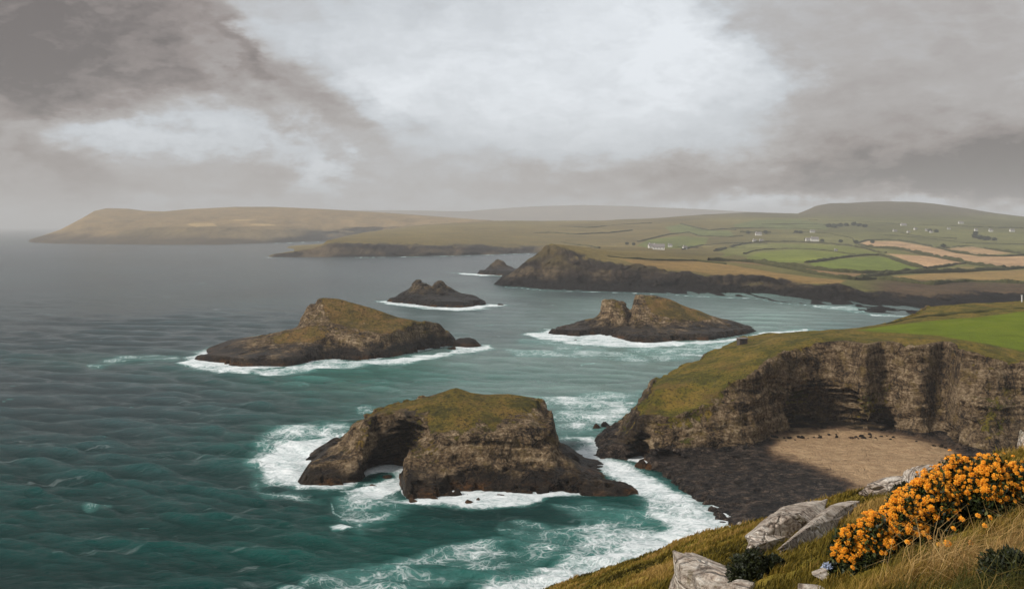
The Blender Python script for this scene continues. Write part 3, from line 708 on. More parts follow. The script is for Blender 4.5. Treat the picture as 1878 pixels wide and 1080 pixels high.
# ------------------------------------------------------------------ far farmhouses
M_wwall = plain('white_render', (196, 192, 184), .9, .2, .05, .5); M_slate = plain('slate_roof', (110, 104, 100), .8, .2, .15, .5)
M_dark = plain('dark_window', (40, 42, 44), .4, .4, .1, .5)
def box_V(x0, x1, y0, y1, z0, z1):
    return [(x, y, z) for x in (x0, x1) for y in (y0, y1) for z in (z0, z1)], [(0, 1, 3, 2), (4, 6, 7, 5), (0, 4, 5, 1), (2, 3, 7, 6), (0, 2, 6, 4), (1, 5, 7, 3)]
def house(px, py, w, h, label, rz=0, scale=1.0, slate=True):
    x, y, z = hit(px, py); dpt = w*.6
    e = empty('farmhouse', (x, y, z-1.0), rz)
    V, Q = box_V(-w/2, w/2, -dpt/2, dpt/2, 0, h+1)
    V += [(-w/2, 0, h+1+dpt*.42), (w/2, 0, h+1+dpt*.42)]
    me = bpy.data.meshes.new('wall'); me.from_pydata(V, [], Q+[(1, 8, 3), (5, 7, 9)]); me.update(); link('wall', me, M_wwall, e)
    o_ = .5; t_ = .35; R = []
    for sgn in (-1, 1):
        R += [(-w/2-o_, sgn*(dpt/2+o_), h+.8), (w/2+o_, sgn*(dpt/2+o_), h+.8)]
    R += [(-w/2-o_, 0, h+1.2+dpt*.42), (w/2+o_, 0, h+1.2+dpt*.42)]
    R += [(a, b, c+t_) for a, b, c in R]
    me = bpy.data.meshes.new('roof'); me.from_pydata(R, [], [(0, 1, 5, 4), (3, 2, 4, 5), (6, 10, 11, 7), (9, 11, 10, 8), (0, 6, 7, 1), (2, 3, 9, 8), (0, 4, 10, 6), (4, 2, 8, 10), (1, 7, 11, 5), (5, 11, 9, 3)]); me.update()
    rf = link('roof', me, M_slate if slate else M_wwall, e)
    V, Q = box_V(-w*.38-.6, -w*.38+.6, -.5, .5, h+dpt*.3, h+dpt*.42+2.8)
    me = bpy.data.meshes.new('chimney'); me.from_pydata(V, [], Q); me.update(); link('chimney', me, M_wwall, rf)
    for k in range(max(2, int(w/5))):
        cx = -w/2+(k+.5)*w/max(2, int(w/5))
        V, Q = box_V(cx-.6, cx+.6, -dpt/2-.08, -dpt/2+.1, h*.35+1, h*.35+2.5)
        me = bpy.data.meshes.new('window'); me.from_pydata(V, [], Q); me.update(); link('window', me, M_dark, e)
    tag(e, label, 'house', 'white farmhouses on the far hillsides')
hs = [(1196, 455.5, 14, 5, 'longest white farmhouse below the small green field', .1), (1208, 457.5, 20, 4, 'low white byre just right of the longest farmhouse', -.1),
 (1229, 453, 9, 4, 'small white cottage standing apart right of the byre', 0), (1256, 457, 8, 3.5, 'tiny pale cottage at the right end of the farm row', .3),
 (1482, 442.5, 12, 4.5, 'small white farmhouse on the arched hedge, left of the big one', .1), (1494, 443, 18, 6, 'large white farmhouse above the upper green field', -.1),
 (1391, 431.5, 16, 4, 'white house on the short hedge of the middle hillside', 0), (1396, 443.5, 9, 3.5, 'tiny white shed at the left end of the arched hedge', .1), (1384, 443.5, 9, 3.5, 'tiny grey shed left of the arched hedge', .1),
 (1490, 427, 12, 4, 'white cottage high above the large farmhouse', 0), (1533, 462, 5, 3, 'tiny white hut inside the bright green field', 0),
 (1641, 426, 10, 4, 'leftmost white house of the scattered hill village', .2), (1657, 415, 16, 4, 'highest long white house of the hill village', 0), (1679, 422.5, 10, 4, 'white house in the middle of the hill village', .4),
 (1700, 425, 9, 4, 'white house low in the middle of the hill village', -.3), (1708, 428, 8, 4, 'lowest white house of the hill village', .1), (1762, 411, 14, 4, 'white house above the dark trees on the right hillside', 0),
 (1790, 424, 9, 4, 'small white house right of the hill village', .2), (1817, 425, 10, 4, 'white house near the right end of the hillside', 0), (1856, 425, 12, 4, 'rightmost white house on the hillside', .1), (1666, 428, 8, 4, 'small white house below the long hill house', .3), (1740, 422, 8, 4, 'small white cottage between the village and the right houses', -.1)]
for a in hs: house(*a)
M_tree = plain('tree_leaves', (50, 56, 32), .95, .1, .35, .3); M_bark = plain('bark', (70, 58, 46), .9, .2, .2, 1)
def far_tree(px, py, r, label, grp=True):
    x, y, z = hit(px, py); e = empty('round_tree', (x, y, z-1))
    n = 260; th = rng.random(n)*6.283; ph = np.arccos(1-2*rng.random(n)); rr = r*(.55+.5*rng.random(n))
    c = np.stack([rr*np.sin(ph)*np.cos(th)*1.2, rr*np.sin(ph)*np.sin(th)*1.2, r*1.15+rr*np.cos(ph)*.8], 1)
    s = r*.28; V = (c[:, None, :]+rng.normal(size=(n, 4, 3))*s*.7).reshape(-1, 3); Q = np.arange(4*n).reshape(n, 4)
    link('crown', np_mesh('crown', V, Q, False), M_tree, e)
    V, Q = box_V(-.3, .3, -.3, .3, -1, r); V = [(a*(1.5 if c_ < 0 else .8), b*(1.5 if c_ < 0 else .8), c_) for a, b, c_ in V]
    me = bpy.data.meshes.new('trunk'); me.from_pydata(V, [], Q); me.update(); link('trunk', me, M_bark, e)
    tag(e, label, 'tree', label.replace('dark tree', 'dark trees').replace('tiny ', '').replace('small ', ''))
tl = [(1372, 429, 4.5), (1404, 429, 5), (1460, 428, 4.5), (1468, 428.5, 4.5), (1520, 418, 7), (1530, 419, 7), (1541, 417, 6.5), (1552, 416, 6), (1566, 414.5, 6.5), (1576, 416.5, 6), (1586, 418, 6), (1788, 437, 6), (1797, 439.5, 6), (1806, 441, 5.5), (1789, 431, 5.5), (1812, 441, 5.5), (1824, 442, 5), (1730, 454, 4), (1705, 426.5, 5), (1717, 427, 5), (1600, 446, 4), (1542, 445, 4), (1570, 447, 4.5), (1508, 444, 4), (1162, 450, 3.5), (1150, 449, 3.5), (1478, 441.5, 3.5)]
for i, (a, b, r) in enumerate(tl):
    lab = ('tiny dark tree beside the lowest white farm' if a < 1200 else 'dark tree beside the white house on the middle hillside' if a < 1420 else
           'dark tree between the middle hillside and the large white farmhouse' if a < 1475 else 'dark tree in the line of trees under the flat-topped hill' if (a > 1515 and a < 1590 and b < 425) else
           'small dark tree growing on the arched hedge' if a < 1595 else 'dark tree by the scattered hill village' if a < 1780 else 'dark tree of the little copse on the right hillside')
    far_tree(a, b, r, lab)
# ================================================================== SEA STACKS AND NEAR HEADLAND
LAND = []          # (loft, carves) for foam
def rock_mesh(name, loft, box, h, mat, amp, feat, carves=(), grass=None, dark=None, blur=2, zr=(-4, 40), origin=None, extra=None, strata=1.0, gz=(.70, .86), lowrock=True):
    x0, x1, y0, y1 = box; z0, z1 = zr
    xs = np.arange(x0, x1, h); ys = np.arange(y0, y1, h); zs = np.arange(z0, z1, h)
    XX, YY = np.meshgrid(xs, ys, indexing='ij')
    Hh = blur2(loft.H(XX, YY), blur)
    gx, gy = np.gradient(Hh, h); sl = np.sqrt(1+gx*gx+gy*gy)
    sl = blur2(sl, 4)
    nzb = blur2(1/np.sqrt(1+blur2(gx, 3)**2+blur2(gy, 3)**2), 2)
    D = (zs[None, None, :]-Hh[:, :, None])/sl[:, :, None]
    D = D.astype(np.float32)
    band = np.abs(D) < amp*2.6+h
    for c in carves:
        band |= False
    I = np.argwhere(band)
    px_, py_, pz_ = xs[I[:, 0]], ys[I[:, 1]], zs[I[:, 2]]
    s = nzb[I[:, 0], I[:, 1]]
    rocky = 1-sst(gz[0], gz[1]+.04, s)*.80
    if lowrock: rocky = np.maximum(rocky, sst(feat*.75, feat*.35, pz_)*.9)
    wx = fbm(px_/(feat*2), py_/(feat*2), pz_/(feat*2), 2)*feat*.5
    n = 1.0*fbm((px_+wx)/feat, (py_-wx)/feat, pz_/(feat*1.3), 4)
    # vertical joints and buttresses
    n += .55*ridged((px_+wx)/(feat*.75), (py_+wx)/(feat*.75), pz_/(feat*4), 3)*rocky
    # ledges: bedding planes
    zl = pz_+fbm(px_/(feat*3), py_/(feat*3), 0*px_, 2)*feat*.8+px_*.05
    lay = vnoise(0*px_+.5, 0*px_+3.1, zl/(feat*.16))+.6*vnoise(0*px_+7.5, px_/feat/3, zl/(feat*.07))
    n += .36*strata*lay*rocky
    n += .36*fbm(px_/(feat*.16), py_/(feat*.16), pz_/(feat*.14), 3)*rocky
    n += 1.0*ridged(px_/(feat*.3), py_/(feat*.22), pz_/(feat*.5), 3)*sst(feat*.55, feat*.2, pz_)*rocky
    disp = amp*n*(rocky*.72+.28)
    D[I[:, 0], I[:, 1], I[:, 2]] -= disp.astype(np.float32)
    Hd = Hh.copy(); r_ = max(1, int(round(2.2/h)))
    for sx_ in (-r_, 0, r_):
        for sy_ in (-r_, 0, r_): Hd = np.maximum(Hd, np.roll(np.roll(Hh, sx_, 0), sy_, 1))
    Hd = np.minimum(Hd, Hh+4.0)+.25
    D = np.maximum(D, (zs[None, None, :]-Hd[:, :, None])/1.3).astype(np.float32)
    if extra is not None: D = extra(D, xs, ys, zs)
    for cv in carves:
        (cx, cy, cz), (rx, ry, rz), sk = cv[:3]
        rot = cv[3] if len(cv) > 3 else 0.0
        ia = np.where(np.abs(xs-cx) < rx+abs(sk)*30+ry+3)[0]; ib = np.where(np.abs(ys-cy) < ry+rx+3)[0]
        sub = np.ix_(ia, ib, np.arange(len(zs)))
        X3, Y3, Z3 = xs[ia][:, None, None], ys[ib][None, :, None], zs[None, None, :]
        nn = fbm(X3/2.6+0*Y3+0*Z3, Y3/2.6+0*X3+0*Z3, Z3/.9+0*X3+0*Y3, 3)*.9+.9*vnoise(0*X3+0*Y3+.3*Z3*0, 0*X3+0*Y3+0*Z3, Z3/.55+0*X3+0*Y3+fbm(X3/9+0*Y3+0*Z3, Y3/9+0*X3+0*Z3, 0*X3+0*Y3+0*Z3, 2)*3)
        ax = X3-cx-(Z3-cz)*sk; ay = Y3-cy+0*ax
        if rot: ax, ay = ax*math.cos(rot)+ay*math.sin(rot), -ax*math.sin(rot)+ay*math.cos(rot)
        az_ = (Z3-cz)+0*ax
        k = (np.abs(ax/rx)**2.2+np.abs(ay/ry)**2.2+np.abs(az_/rz)**2.2)**(1/2.2)
        sd = (k-1)*min(rx, ry, rz)+nn
        if len(cv) > 4: sd = np.maximum(sd, cv[4]-Z3+0*ax)
        D[sub] = np.maximum(D[sub], -sd)
    D[:, :, 0] = np.maximum(D[:, :, 0], .0) + .01
    D[0] = np.maximum(D[0], .01); D[-1] = np.maximum(D[-1], .01); D[:, 0] = np.maximum(D[:, 0], .01); D[:, -1] = np.maximum(D[:, -1], .01)
    V, Q = surface_nets(D, (x0, y0, z0), h)
    N = vert_normals(V, Q)
    ii = np.clip(((V[:, 0]-x0)/h).astype(int), 0, len(xs)-1); jj = np.clip(((V[:, 1]-y0)/h).astype(int), 0, len(ys)-1)
    nb = nzb[ii, jj]
    g = sst(gz[0]-.12, gz[1], nb*.65+N[:, 2]*.35)*sst(3.5, 7.5, V[:, 2]+2*vnoise(V[:, 0]/5, V[:, 1]/5, V[:, 2]/5))
    if grass is not None: g = grass(g, V, N, nb)
    dk = dark(V) if dark is not None else np.zeros(len(V))
    c = np.array(origin if origin else ((x0+x1)/2, (y0+y1)/2, 0))
    me = np_mesh(name, V-c, Q, True, attrs={'grass': np.clip(g, 0, 1), 'dark': np.clip(dk, 0, 1)})
    LAND.append((loft, box))
    return link(name, me, mat, loc=tuple(c))
def island_box(pxa, pxb, Ya, Yb, m=4):
    xs = [P(pxa, Ya), P(pxa, Yb), P(pxb, Ya), P(pxb, Yb)]
    return (min(xs)-m, max(xs)+m, Ya-m, Yb+m)
def crest(pts, Y): return row([(a, b, Y+(c[0] if c else 0)) for a, b, *c in pts], 1)

def turf(V, polys, soft=8, wob=12, ns=5.0):
    px = CX+F*V[:, 0]/V[:, 1]; py = HY+(EYE-V[:, 2])*F/V[:, 1]; n = fbm(V[:, 0]/ns, V[:, 1]/ns, V[:, 2]/ns, 4); out = np.zeros(len(V))
    for poly, k in polys: out = np.maximum(out, k*sst(-soft, soft, poly_sd(px, py, poly)+n*wob))
    return out
M_stack = rock_material('stack_rock', 1.0, (2.6, 5.4), grassA=(104, 90, 30), grassB=(70, 66, 22))
M_stack2 = rock_material('far_stack_rock', 1.05, (3.4, 8.0), scale=1.3, grassA=(106, 88, 36), grassB=(76, 66, 28), paleness=.5)
M_stack3 = rock_material('dark_stack_rock', .72, (6.0, 14.0), scale=1.8, grassA=(84, 70, 38), grassB=(62, 54, 32), paleness=.2)
M_head = rock_material('headland_rock', .97, (2.2, 4.4), scale=1.0, grassA=(112, 100, 30), grassB=(80, 78, 22), paleness=.8)

# --- 1. arch stack
foot1 = row([(560, 900, 230), (585, 884, 230.5), (615, 889, 228.5), (655, 884, 231), (672, 868, 238), (700, 862, 241), (722, 864, 240), (732, 880, 232), (742, 905, 221), (752, 916, 216), (800, 911, 218), (850, 903, 221.5), (900, 897, 224.5), (950, 899, 223.6), (1000, 902, 222), (1050, 904, 221.4), (1100, 905, 221), (1152, 905, 221)], 1)
foot1 = (foot1[0], np.zeros(len(PXT)))
shelf1 = row_z([(560, 2, 234), (585, 3.4, 235), (620, 4.2, 234), (660, 5, 236), (690, 5, 243), (722, 4, 243), (738, 3.4, 233), (752, 2.6, 222), (800, 3.2, 223), (850, 3.0, 226), (950, 3.3, 228.5), (1015, 3.4, 228), (1050, 3.4, 226), (1100, 2.0, 225), (1140, .9, 223), (1155, .1, 223)], 1)
cl1 = row([(560, 862, 238), (590, 850, 240), (620, 835, 241), (645, 815, 242), (668, 780, 243), (690, 768, 244), (720, 756, 245), (760, 756, 245), (785, 790, 236), (820, 806, 230), (850, 800, 231), (900, 800, 232), (940, 790, 233), (975, 775, 235), (1000, 790, 236), (1016, 812, 236), (1026, 838, 235), (1045, 868, 232), (1090, 885, 229), (1155, 902, 225)], 1)
mid1 = row([(560, 860, 242), (600, 842, 246), (640, 812, 248), (668, 772, 248), (700, 757, 250), (740, 748, 251), (785, 740, 248), (840, 740, 246), (900, 745, 246), (960, 752, 246), (990, 765, 245), (1012, 786, 243), (1022, 835, 239), (1050, 860, 236), (1100, 882, 232), (1155, 902, 227)], 1)
cr1 = row([(560, 860, 246), (585, 852, 250), (610, 833, 252), (640, 806, 254), (662, 777, 254), (690, 757, 256), (730, 741, 257), (780, 724, 257), (812, 716, 257), (836, 709, 257), (866, 719, 257), (890, 722, 257), (930, 722, 257), (965, 728, 256), (985, 736, 255), (996, 752, 254), (1002, 772, 252), (1014, 786, 250), (1019, 828, 246), (1040, 842, 243), (1048, 856, 241), (1090, 872, 238), (1120, 886, 234), (1152, 899, 230)], 1)
L1 = Loft([shift(foot1, -2.5, -4), foot1, shelf1, cl1, mid1, cr1, shift(cr1, 12, k=.8), shift(cr1, 19, -4)], 583, 1150, gap=.4)
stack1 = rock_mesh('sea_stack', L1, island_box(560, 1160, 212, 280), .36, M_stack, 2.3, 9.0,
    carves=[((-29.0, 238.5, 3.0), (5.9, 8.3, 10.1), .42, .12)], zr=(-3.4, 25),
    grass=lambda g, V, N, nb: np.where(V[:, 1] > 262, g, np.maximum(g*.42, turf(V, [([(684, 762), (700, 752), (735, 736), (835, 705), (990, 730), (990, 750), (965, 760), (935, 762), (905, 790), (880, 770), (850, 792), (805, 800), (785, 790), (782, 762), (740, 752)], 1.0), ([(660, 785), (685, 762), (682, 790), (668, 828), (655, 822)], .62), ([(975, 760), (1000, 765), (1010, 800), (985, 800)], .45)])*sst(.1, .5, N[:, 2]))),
    dark=lambda V: sst(1.12, .86, np.sqrt(((V[:, 0]+29.5-(V[:, 2]-3)*.42)/6.2)**2+((V[:, 1]-245)/13)**2+((V[:, 2]-3)/12)**2))*0.75)  # shade of the arch hollow painted into the rock colour
tag(stack1, 'grass-topped sea stack with a tall dark arch, nearest and largest of the islands', 'sea stack', 'sea stacks')

# --- 2. long island at left
foot2 = row_w([(372, 660), (405, 665), (455, 675), (490, 676), (530, 669), (600, 658), (640, 660), (690, 658), (760, 645), (800, 638), (828, 634)], 0, 2)
fY = np.array(foot2[0])
cl2 = row([(372, 660, 441), (400, 652, 446), (440, 646, 446), (480, 640, 444), (520, 634, 447), (560, 625, 450), (600, 610, 455), (640, 612, 455), (700, 618, 456), (760, 614, 462), (800, 612, 468), (828, 633, 476)], 2)
mid2 = row([(372, 659, 450), (420, 640, 456), (480, 626, 458), (520, 610, 460), (560, 598, 462), (580, 590, 465), (620, 585, 468), (680, 596, 468), (740, 600, 470), (790, 604, 474), (828, 633, 480)], 2)
cr2 = row([(372, 659, 460), (400, 645, 466), (430, 630, 470), (480, 621, 472), (500, 613, 474), (540, 604, 476), (558, 592, 478), (564, 572, 478), (575, 562, 480), (592, 546, 482), (618, 547, 482), (650, 556, 482), (680, 565, 482), (740, 583, 482), (790, 594, 482), (804, 601, 482), (816, 617, 483), (828, 633, 484)], 1)
L2 = Loft([shift(foot2, -4, -5), foot2, (fY+4, np.full(len(PXT), 3.0)), cl2, mid2, cr2, shift(cr2, 22, k=.75), shift(cr2, 36, -5)], 374, 826, gap=.6)
stack2 = rock_mesh('sea_stack', L2, island_box(368, 832, 425, 525), .85, M_stack2, 3.3, 12.0, zr=(-4.5, 32),
    grass=lambda g, V, N, nb: np.where(V[:, 1] > 486, g, np.maximum(g*.40, turf(V, [([(586, 545), (640, 548), (700, 566), (800, 596), (806, 606), (770, 612), (735, 606), (700, 614), (650, 604), (615, 596), (596, 575)], 1.0), ([(495, 620), (545, 603), (580, 598), (602, 612), (575, 626), (515, 632)], .85)], 4, 7, 8)*sst(.1, .45, N[:, 2]))))
tag(stack2, 'long wedge-shaped island with a brown grass back and a knob at its left end', 'island', 'sea stacks')

# --- 3. small twin-peaked stack
foot3 = row_w([(718, 554), (760, 558), (800, 563), (845, 564), (884, 559)], 0, 1)
cl3 = row([(718, 554, 770), (735, 546, 775), (760, 540, 775), (800, 540, 772), (850, 545, 770), (875, 551, 772), (884, 558, 778)], 1)
cr3 = row([(718, 553, 790), (728, 546, 790), (738, 538, 790), (752, 531, 790), (758, 521, 790), (768, 512, 790), (776, 518, 790), (786, 525, 790), (796, 528, 790), (801, 517, 790), (808, 513, 790), (818, 524, 790), (832, 534, 790), (855, 539, 790), (870, 544, 790), (878, 553, 790), (884, 558, 790)], 0)
L3 = Loft([shift(foot3, -6, -6), foot3, shift(foot3, 5, 4), cl3, cr3, shift(cr3, 16, k=.7), shift(cr3, 30, -6)], 720, 882, gap=.8)
stack3 = rock_mesh('sea_stack', L3, island_box(714, 890, 715, 826), .9, M_stack3, 3.2, 8.0, zr=(-4.5, 26), blur=1, gz=(.9, .99), grass=lambda g, V, N, nb: g*.35)
tag(stack3, 'small dark stack with two jagged peaks, mid-sea behind the long island', 'sea stack', 'sea stacks')

# --- 4. split island
foot4 = row_w([(1018, 613), (1060, 616), (1100, 613), (1130, 618), (1160, 627), (1190, 628), (1240, 624), (1300, 623), (1340, 617), (1378, 609)], 0, 2)
cl4 = row([(1018, 612, 548), (1060, 606, 552), (1100, 600, 552), (1140, 598, 548), (1160, 604, 540), (1190, 596, 540), (1240, 598, 542), (1300, 602, 546), (1350, 607, 554), (1378, 609, 560)], 2)
mid4 = row([(1018, 612, 553), (1060, 602, 558), (1100, 590, 558), (1118, 578, 556), (1142, 578, 556), (1155, 594, 556), (1168, 568, 550), (1200, 570, 552), (1250, 580, 553), (1300, 590, 554), (1350, 603, 560), (1378, 609, 563)], 1)
cr4 = row([(1018, 612, 566), (1035, 603, 566), (1060, 596, 566), (1080, 587, 566), (1101, 581, 566), (1104, 562, 566), (1110, 552, 566), (1122, 548, 566), (1136, 552, 566), (1147, 560, 566), (1151, 576, 566), (1159, 580, 566), (1162, 558, 566), (1165, 543, 566), (1172, 539, 566), (1200, 541, 566), (1230, 550, 566), (1260, 563, 566), (1300, 577, 566), (1340, 592, 566), (1360, 600, 566), (1378, 608, 566)], 0)
L4 = Loft([shift(foot4, -4, -5), foot4, shift(foot4, 4, 3), cl4, mid4, cr4, shift(cr4, 18, k=.75), shift(cr4, 30, -5)], 1020, 1376, gap=.6)
stack4 = rock_mesh('sea_stack', L4, island_box(1014, 1384, 500, 602), .8, M_stack2, 2.9, 10.0, zr=(-4.5, 30), blur=1,
    grass=lambda g, V, N, nb: np.where(V[:, 1] > 570, g, np.maximum(g*.4, turf(V, [([(1180, 541), (1230, 549), (1300, 576), (1318, 588), (1270, 588), (1220, 584), (1192, 574)], 1.0), ([(1110, 553), (1132, 551), (1152, 572), (1150, 588), (1128, 572)], .6)], 4, 6, 8)*sst(.1, .45, N[:, 2]))))
tag(stack4, 'split island with a rounded knob beside a taller grass-backed wedge', 'island', 'sea stacks')

# --- 5. peaked rock off the peninsula
foot5 = row_w([(880, 503), (915, 505), (950, 504)], 0, 1)
cr5 = row([(880, 502, 1260), (892, 494, 1260), (900, 485, 1260), (913, 474.5, 1260), (920, 478, 1260), (930, 487, 1260), (940, 491, 1260), (952, 503, 1260)], 0)
L5 = Loft([shift(foot5, -10, -6), foot5, shift(foot5, 8, 5), cr5, shift(cr5, 14, k=.8), shift(cr5, 34, -6)], 882, 949, gap=1)
stack5 = rock_mesh('sea_stack', L5, island_box(876, 956, 1170, 1300), 1.5, M_stack3, 2.4, 14.0, zr=(-5, 26), blur=1, gz=(.9, .99), grass=lambda g, V, N, nb: g*.3)
tag(stack5, 'pointed dark rock just off the tip of the cliff peninsula', 'sea stack', 'sea stacks')

# --- near headland with cove
W_h = row_w([(1100, 838), (1120, 838), (1150, 842), (1200, 852), (1240, 880), (1290, 914), (1330, 955), (1380, 1030), (1450, 1130), (2600, 1160)], 0, 2)
sh_h = row_z([(1100, .4, 254), (1120, 1.5, 252), (1160, 1.6, 247), (1230, 1.0, 238), (1300, .9, 222), (1400, 1.1, 200), (1500, 1.3, 185), (2600, 1.3, 180)], 3)
be_h = row_z([(1100, 1.0, 255), (1120, 2.0, 253), (1160, 2.2, 250), (1230, 1.6, 245), (1300, 1.5, 240), (1400, 1.8, 235), (1500, 2.3, 232), (1700, 2.6, 232), (2600, 2.6, 232)], 3)
ba_h = row([(1100, 836, 256), (1112, 831, 254), (1160, 824, 251), (1230, 828, 249), (1300, 826, 250), (1380, 815, 255), (1425, 795, 268), (1450, 787, 276), (1500, 783, 282), (1545, 783, 282), (1580, 786, 275), (1620, 786, 279), (1650, 792, 273), (1690, 798, 269), (1715, 798, 272), (1735, 803, 268), (1760, 822, 254), (1820, 833, 247), (1860, 828, 249), (1900, 818, 254), (2000, 800, 262), (2600, 800, 262)], 3)
lo_h = row([(1100, 834, 257), (1112, 826, 256), (1140, 800, 256), (1165, 778, 257), (1200, 765, 256), (1240, 772, 254), (1280, 745, 256), (1320, 715, 259), (1345, 695, 262), (1372, 690, 264), (1395, 672, 270), (1420, 655, 277), (1450, 640, 284), (1500, 629, 290), (1545, 628, 290), (1585, 632, 281), (1620, 628, 286), (1660, 632, 278), (1700, 632, 278), (1730, 630, 283), (1760, 642, 268), (1800, 649, 264), (1878, 668, 260), (2000, 680, 268), (2600, 680, 268)], 2)
to_h = row([(1100, 834, 259), (1112, 824, 259), (1140, 792, 262), (1165, 760, 262), (1200, 715, 265), (1240, 712, 266), (1280, 694, 272), (1320, 676, 276), (1360, 662, 280), (1395, 645, 283), (1420, 636, 288), (1450, 628, 293), (1500, 622, 296), (1600, 618, 296), (1700, 621, 290), (1760, 629, 279), (1800, 637, 273), (1878, 654, 268), (2000, 668, 274), (2600, 668, 274)], 2)
m2_h = row([(1100, 834, 261), (1112, 823, 261), (1140, 791, 264), (1165, 759, 265), (1200, 708, 270), (1240, 695, 275), (1280, 675, 284), (1320, 655, 292), (1360, 636, 302), (1395, 627, 306), (1450, 617, 312), (1500, 611, 314), (1600, 607, 318), (1700, 605, 315), (1800, 612, 308), (1878, 620, 303), (2000, 630, 300), (2600, 630, 300)], 4)
cr_h = row([(1100, 834, 263), (1112, 822, 263), (1140, 790, 266), (1165, 757, 268), (1182, 728, 272), (1200, 703, 276), (1240, 685, 286), (1262, 672, 292), (1300, 649, 302), (1340, 631, 314), (1378, 617, 324), (1420, 611, 328), (1490, 605, 333), (1560, 602, 338), (1600, 600, 342), (1640, 592, 348), (1700, 580, 356), (1800, 572, 360), (1878, 566, 362), (2000, 560, 362), (2600, 560, 362)], 3)
c3_h = row([(1100, 834, 264), (1140, 790, 268), (1200, 705, 280), (1300, 651, 306), (1378, 619, 328), (1420, 612.5, 334), (1490, 606, 339), (1600, 600.5, 348), (1640, 593, 356), (1680, 580, 370), (1700, 562, 392), (1760, 556, 400), (1878, 552, 402), (2000, 549, 402), (2600, 549, 402)], 3)
def bulge(r, k):
    b = 0
    for c_, w_, a_ in ((1360, 34, -4.5), (1408, 13, 4.5), (1450, 22, -1), (1592, 22, -4.5), (1632, 12, 2.5), (1682, 36, -5.0), (1737, 15, 6.0), (1800, 40, -4.0), (1862, 14, 4.0), (1920, 40, -4)): b = b+a_*np.exp(-((PXT-c_)/w_)**2)
    return r[0]+b*k, r[1]
ba_h = bulge(ba_h, .36); lo_h = bulge(lo_h, .27); to_h = bulge(to_h, .14)
L_h = Loft([shift(W_h, -6, -4), W_h, sh_h, be_h, ba_h, lo_h, to_h, m2_h, cr_h, c3_h, shift(c3_h, 14, k=.72), shift(c3_h, 26, -4)], 1108, 2600, gap=.5)
def beach_noise(D, xs, ys, zs):
    # cobbles and low ledges on the foreshore
    X2, Y2 = np.meshgrid(xs, ys, indexing='ij')
    low = sst(3.2, 1.6, blur2(L_h.H(X2, Y2), 1))
    px = CX+F*X2/Y2; rk = sst(1500, 1380, px)
    n = ridged(X2/3.4, Y2/2.2, 0*X2, 4)*.75*rk+fbm(X2/1.3, Y2/1.1, 0*X2+4, 3)*.3
    n = n+rk*.9*(fbm(X2/5.5, Y2/4.0, 0*X2+7, 4)-.05)*sst(2.0, .8, L_h.H(X2, Y2)); n = np.where(rk > .02, n, np.maximum(n, -.05)); n = np.where(L_h.H(X2, Y2) > 1.25, np.maximum(n, -.15), n)
    D -= (low*n)[:, :, None].astype(np.float32)*1.0
    return D
def nose_shade(V):  # shade on the nose's left face, painted into the rock colour
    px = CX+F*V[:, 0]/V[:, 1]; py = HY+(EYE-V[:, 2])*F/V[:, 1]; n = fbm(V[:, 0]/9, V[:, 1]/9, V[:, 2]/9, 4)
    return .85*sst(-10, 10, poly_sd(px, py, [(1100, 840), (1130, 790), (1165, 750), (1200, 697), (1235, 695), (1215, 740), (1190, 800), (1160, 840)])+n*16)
def dark_h(V):
    px = CX+F*V[:, 0]/V[:, 1]; py = HY+(EYE-V[:, 2])*F/V[:, 1]
    n = fbm(V[:, 0]/9, V[:, 1]/9, V[:, 2]/9, 4)
    s = poly_sd(px, py, [(1455, 812), (1500, 799), (1560, 797), (1640, 806), (1715, 822), (1740, 842), (1720, 866), (1640, 900), (1612, 905), (1560, 880), (1520, 850), (1470, 832)], 1.6)
    return (1-sst(-18, 10, s+n*14))*(V[:, 2] < 4.2)*.0
M_head_obj = None
def grass_h(g, V, N, nb):
    px = CX+F*V[:, 0]/V[:, 1]; py = HY+(EYE-V[:, 2])*F/V[:, 1]
    n = fbm(V[:, 0]/8, V[:, 1]/8, V[:, 2]/8, 4)
    # buttress turf in the cove and on the right-hand wall
    b = np.maximum(sst(-8, 14, poly_sd(px, py, [(1560, 730), (1600, 712), (1650, 690), (1660, 640), (1680, 640), (1640, 720), (1620, 775), (1570, 775)], 1)+n*16),
                   sst(-8, 14, poly_sd(px, py, [(1790, 740), (1850, 700), (1865, 740), (1840, 790), (1800, 800), (1775, 790)], 1)+n*20))
    tip = sst(-6, 12, poly_sd(px, py, [(1215, 700), (1290, 650), (1378, 612), (1420, 625), (1392, 660), (1385, 690), (1330, 715), (1310, 760), (1250, 800), (1212, 790)], 1)+n*18)
    g = np.maximum(g, .50*b*sst(4, 7, V[:, 2])); g = np.maximum(g, .62*tip*(V[:, 2] > 8))
    return g
